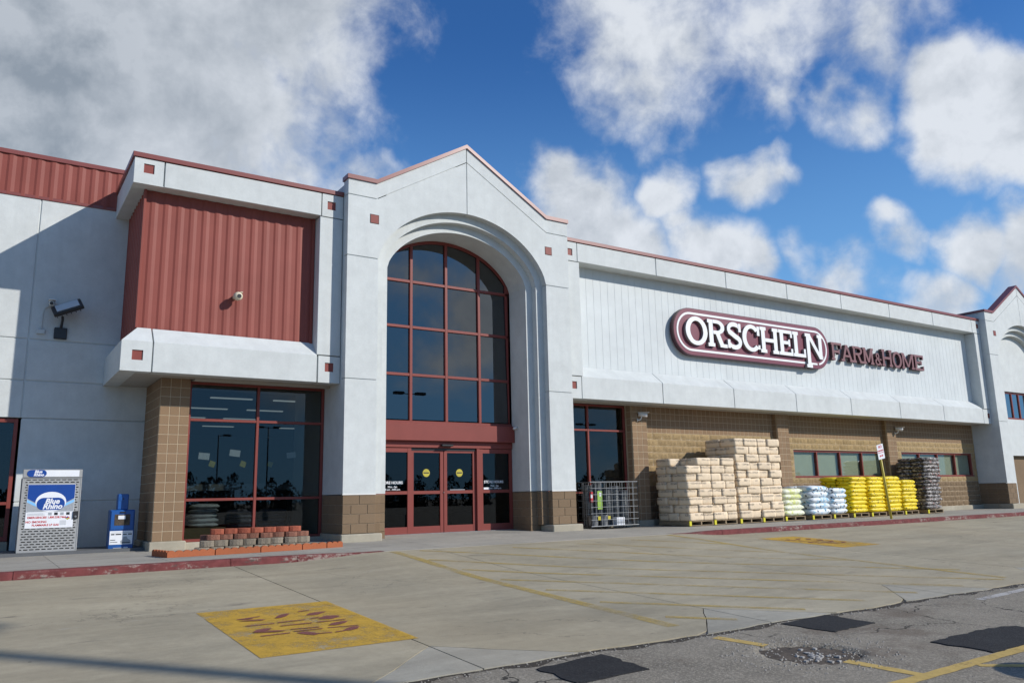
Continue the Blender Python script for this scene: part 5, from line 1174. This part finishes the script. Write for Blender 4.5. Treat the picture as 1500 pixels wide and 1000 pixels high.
tb = thing('display_shelf', 'long pale shelf edge crossing behind the display window', 'shelf', (-4.7, 2.05, .06)); MB().box(-1.35, 1.25, -.16, .3, 1.10, 1.24).build('shelf_board', CEIL, tb, False, .004)
for x in (-1.3, 0, 1.2): MB().box(x-.03, x+.03, .0, .06, 0, 1.1).build('shelf_leg', BLACK, tb)
for i, (x, z, m_, s) in enumerate([(-5.63, 1.86, PAPER, .11), (-5.0, 1.93, PAPER, .11), (-3.78, 1.90, PAPER, .10), (-5.46, 1.70, STICK, .06), (-4.82, 1.70, STICK, .06), (-4.24, 1.70, STICK, .055)]):
    o = MB().box(-s, s, 0, .003, -s*.62 if m_ is PAPER else -s, s*.62 if m_ is PAPER else s).build('paper_notice', m_, None, loc=(x, 1.10, z)); o.rotation_euler = (0, random.uniform(-.12, .12) if m_ is PAPER else .35, 0)
    tag(o, '%s taped inside the display window, %s from the left' % ('white paper notice' if m_ is PAPER else 'small yellow tag', ORD[i % 3]), 'notice', 'notices inside the display window')
LK = MB().box(-.62, .62, -.06, .06, -.03, 0).mesh('ceiling_light', LAMP); k = 0
for yy in (3.2, 5.6, 8.4, 11.4, 14.6, 18.0):
    for xx in (-6.2, -3.9, -1.4, 1.2, 3.8, 6.6):
        o = place('ceiling_light', LK, None, (xx+(.6 if k % 2 else 0), yy, 4.015)); tag(o, 'fluorescent strip light on the shop ceiling seen through the glass', 'light', 'ceiling strip lights inside the shop'); k += 1

# ------------------------------------------------------------------ the lot behind the viewer (seen only as reflections and shadows)
def light_pole(x, y, H, label, heads=2, rz=0.0):
    z = zlot(x, y)-.012; p = thing('light_pole', label, 'street lamp', (x, y, z), rz, 'parking lot light poles')
    MB().tube([(0, 0, 0), (0, 0, .75)], .28, 20).build('concrete_base', PLINTH, p, True); MB().tube([(0, 0, .75), (0, 0, H)], [.075 if H < 12 else .15, .055 if H < 12 else .12], 10).build('mast', POLEM, p, True)
    for s in ((-1, 1) if heads == 2 else (1,)): MB().tube([(0, 0, H-.1), (s*.5, 0, H-.05)], .03, 6).build('arm', POLEM, p); MB().box(min(s*.45, s*1.15), max(s*.45, s*1.15), -.2, .2, H-.13, H+.05).build('lamp_head', POLEM, p, False, .03)
light_pole(14.0, -29.6, 8.7, 'two headed parking light pole mirrored in the arched entrance window'); light_pole(13.0, -57.6, 8.7, 'two headed parking light pole mirrored in the right of the display window'); light_pole(9.5, -62, 8.2, 'farther light pole mirrored beside the centre mullion of the display window', 1); light_pole(40.8, -44.3, 8.7, 'two headed parking light pole mirrored in the side window right of the doors')
light_pole(7.5, -27.0, 15.6, 'tall light mast whose long shadow crosses the drive at lower left', 1, 1.2)
bo = thing('bollard', 'thick concrete bollard outside the frame whose shadow falls at lower right', 'bollard', (-1.05, -14.35, zlot(-1, -14.35)-.012)); MB().tube([(0, 0, 0), (0, 0, 1.02), (0, 0, 1.1)], [.33, .33, .2], 20).build('post', PLINTH, bo, True)
mb = MB(); rn = random.Random(5)
for k in range(170):                                      # bare winter wood across the road
    cx = -150+k*2.1+rn.uniform(-1, 1); cy = -135+rn.uniform(-10, 10); hh = rn.uniform(4.0, 7.0)
    mb.tube([(cx, cy, -.9), (cx+.2, cy, hh*.6-.9)], [.2, .08], 4)
    for j in range(300):
        a = rn.uniform(0, 6.28); e = rn.random()**1.5; R = hh*.42*math.sin(math.pi*min(.98, e*.75+.22)); q = rn.random()**.5; z = -.9+hh*e; x, y = cx+R*q*math.cos(a), cy+R*q*math.sin(a); s_1 = rn.uniform(.08, .30)
        mb.add([(x-s_1, y+rn.uniform(-s_1, s_1), z-s_1*.4), (x+s_1, y+rn.uniform(-s_1, s_1), z-rn.random()*s_1), (x+rn.uniform(-s_1, s_1), y, z+s_1*1.3)], [(0, 1, 2)])
wd = mb.build('far_wood', TREEM); tag(wd, 'dark line of bare trees across the road mirrored in the windows', 'trees', kind='stuff')
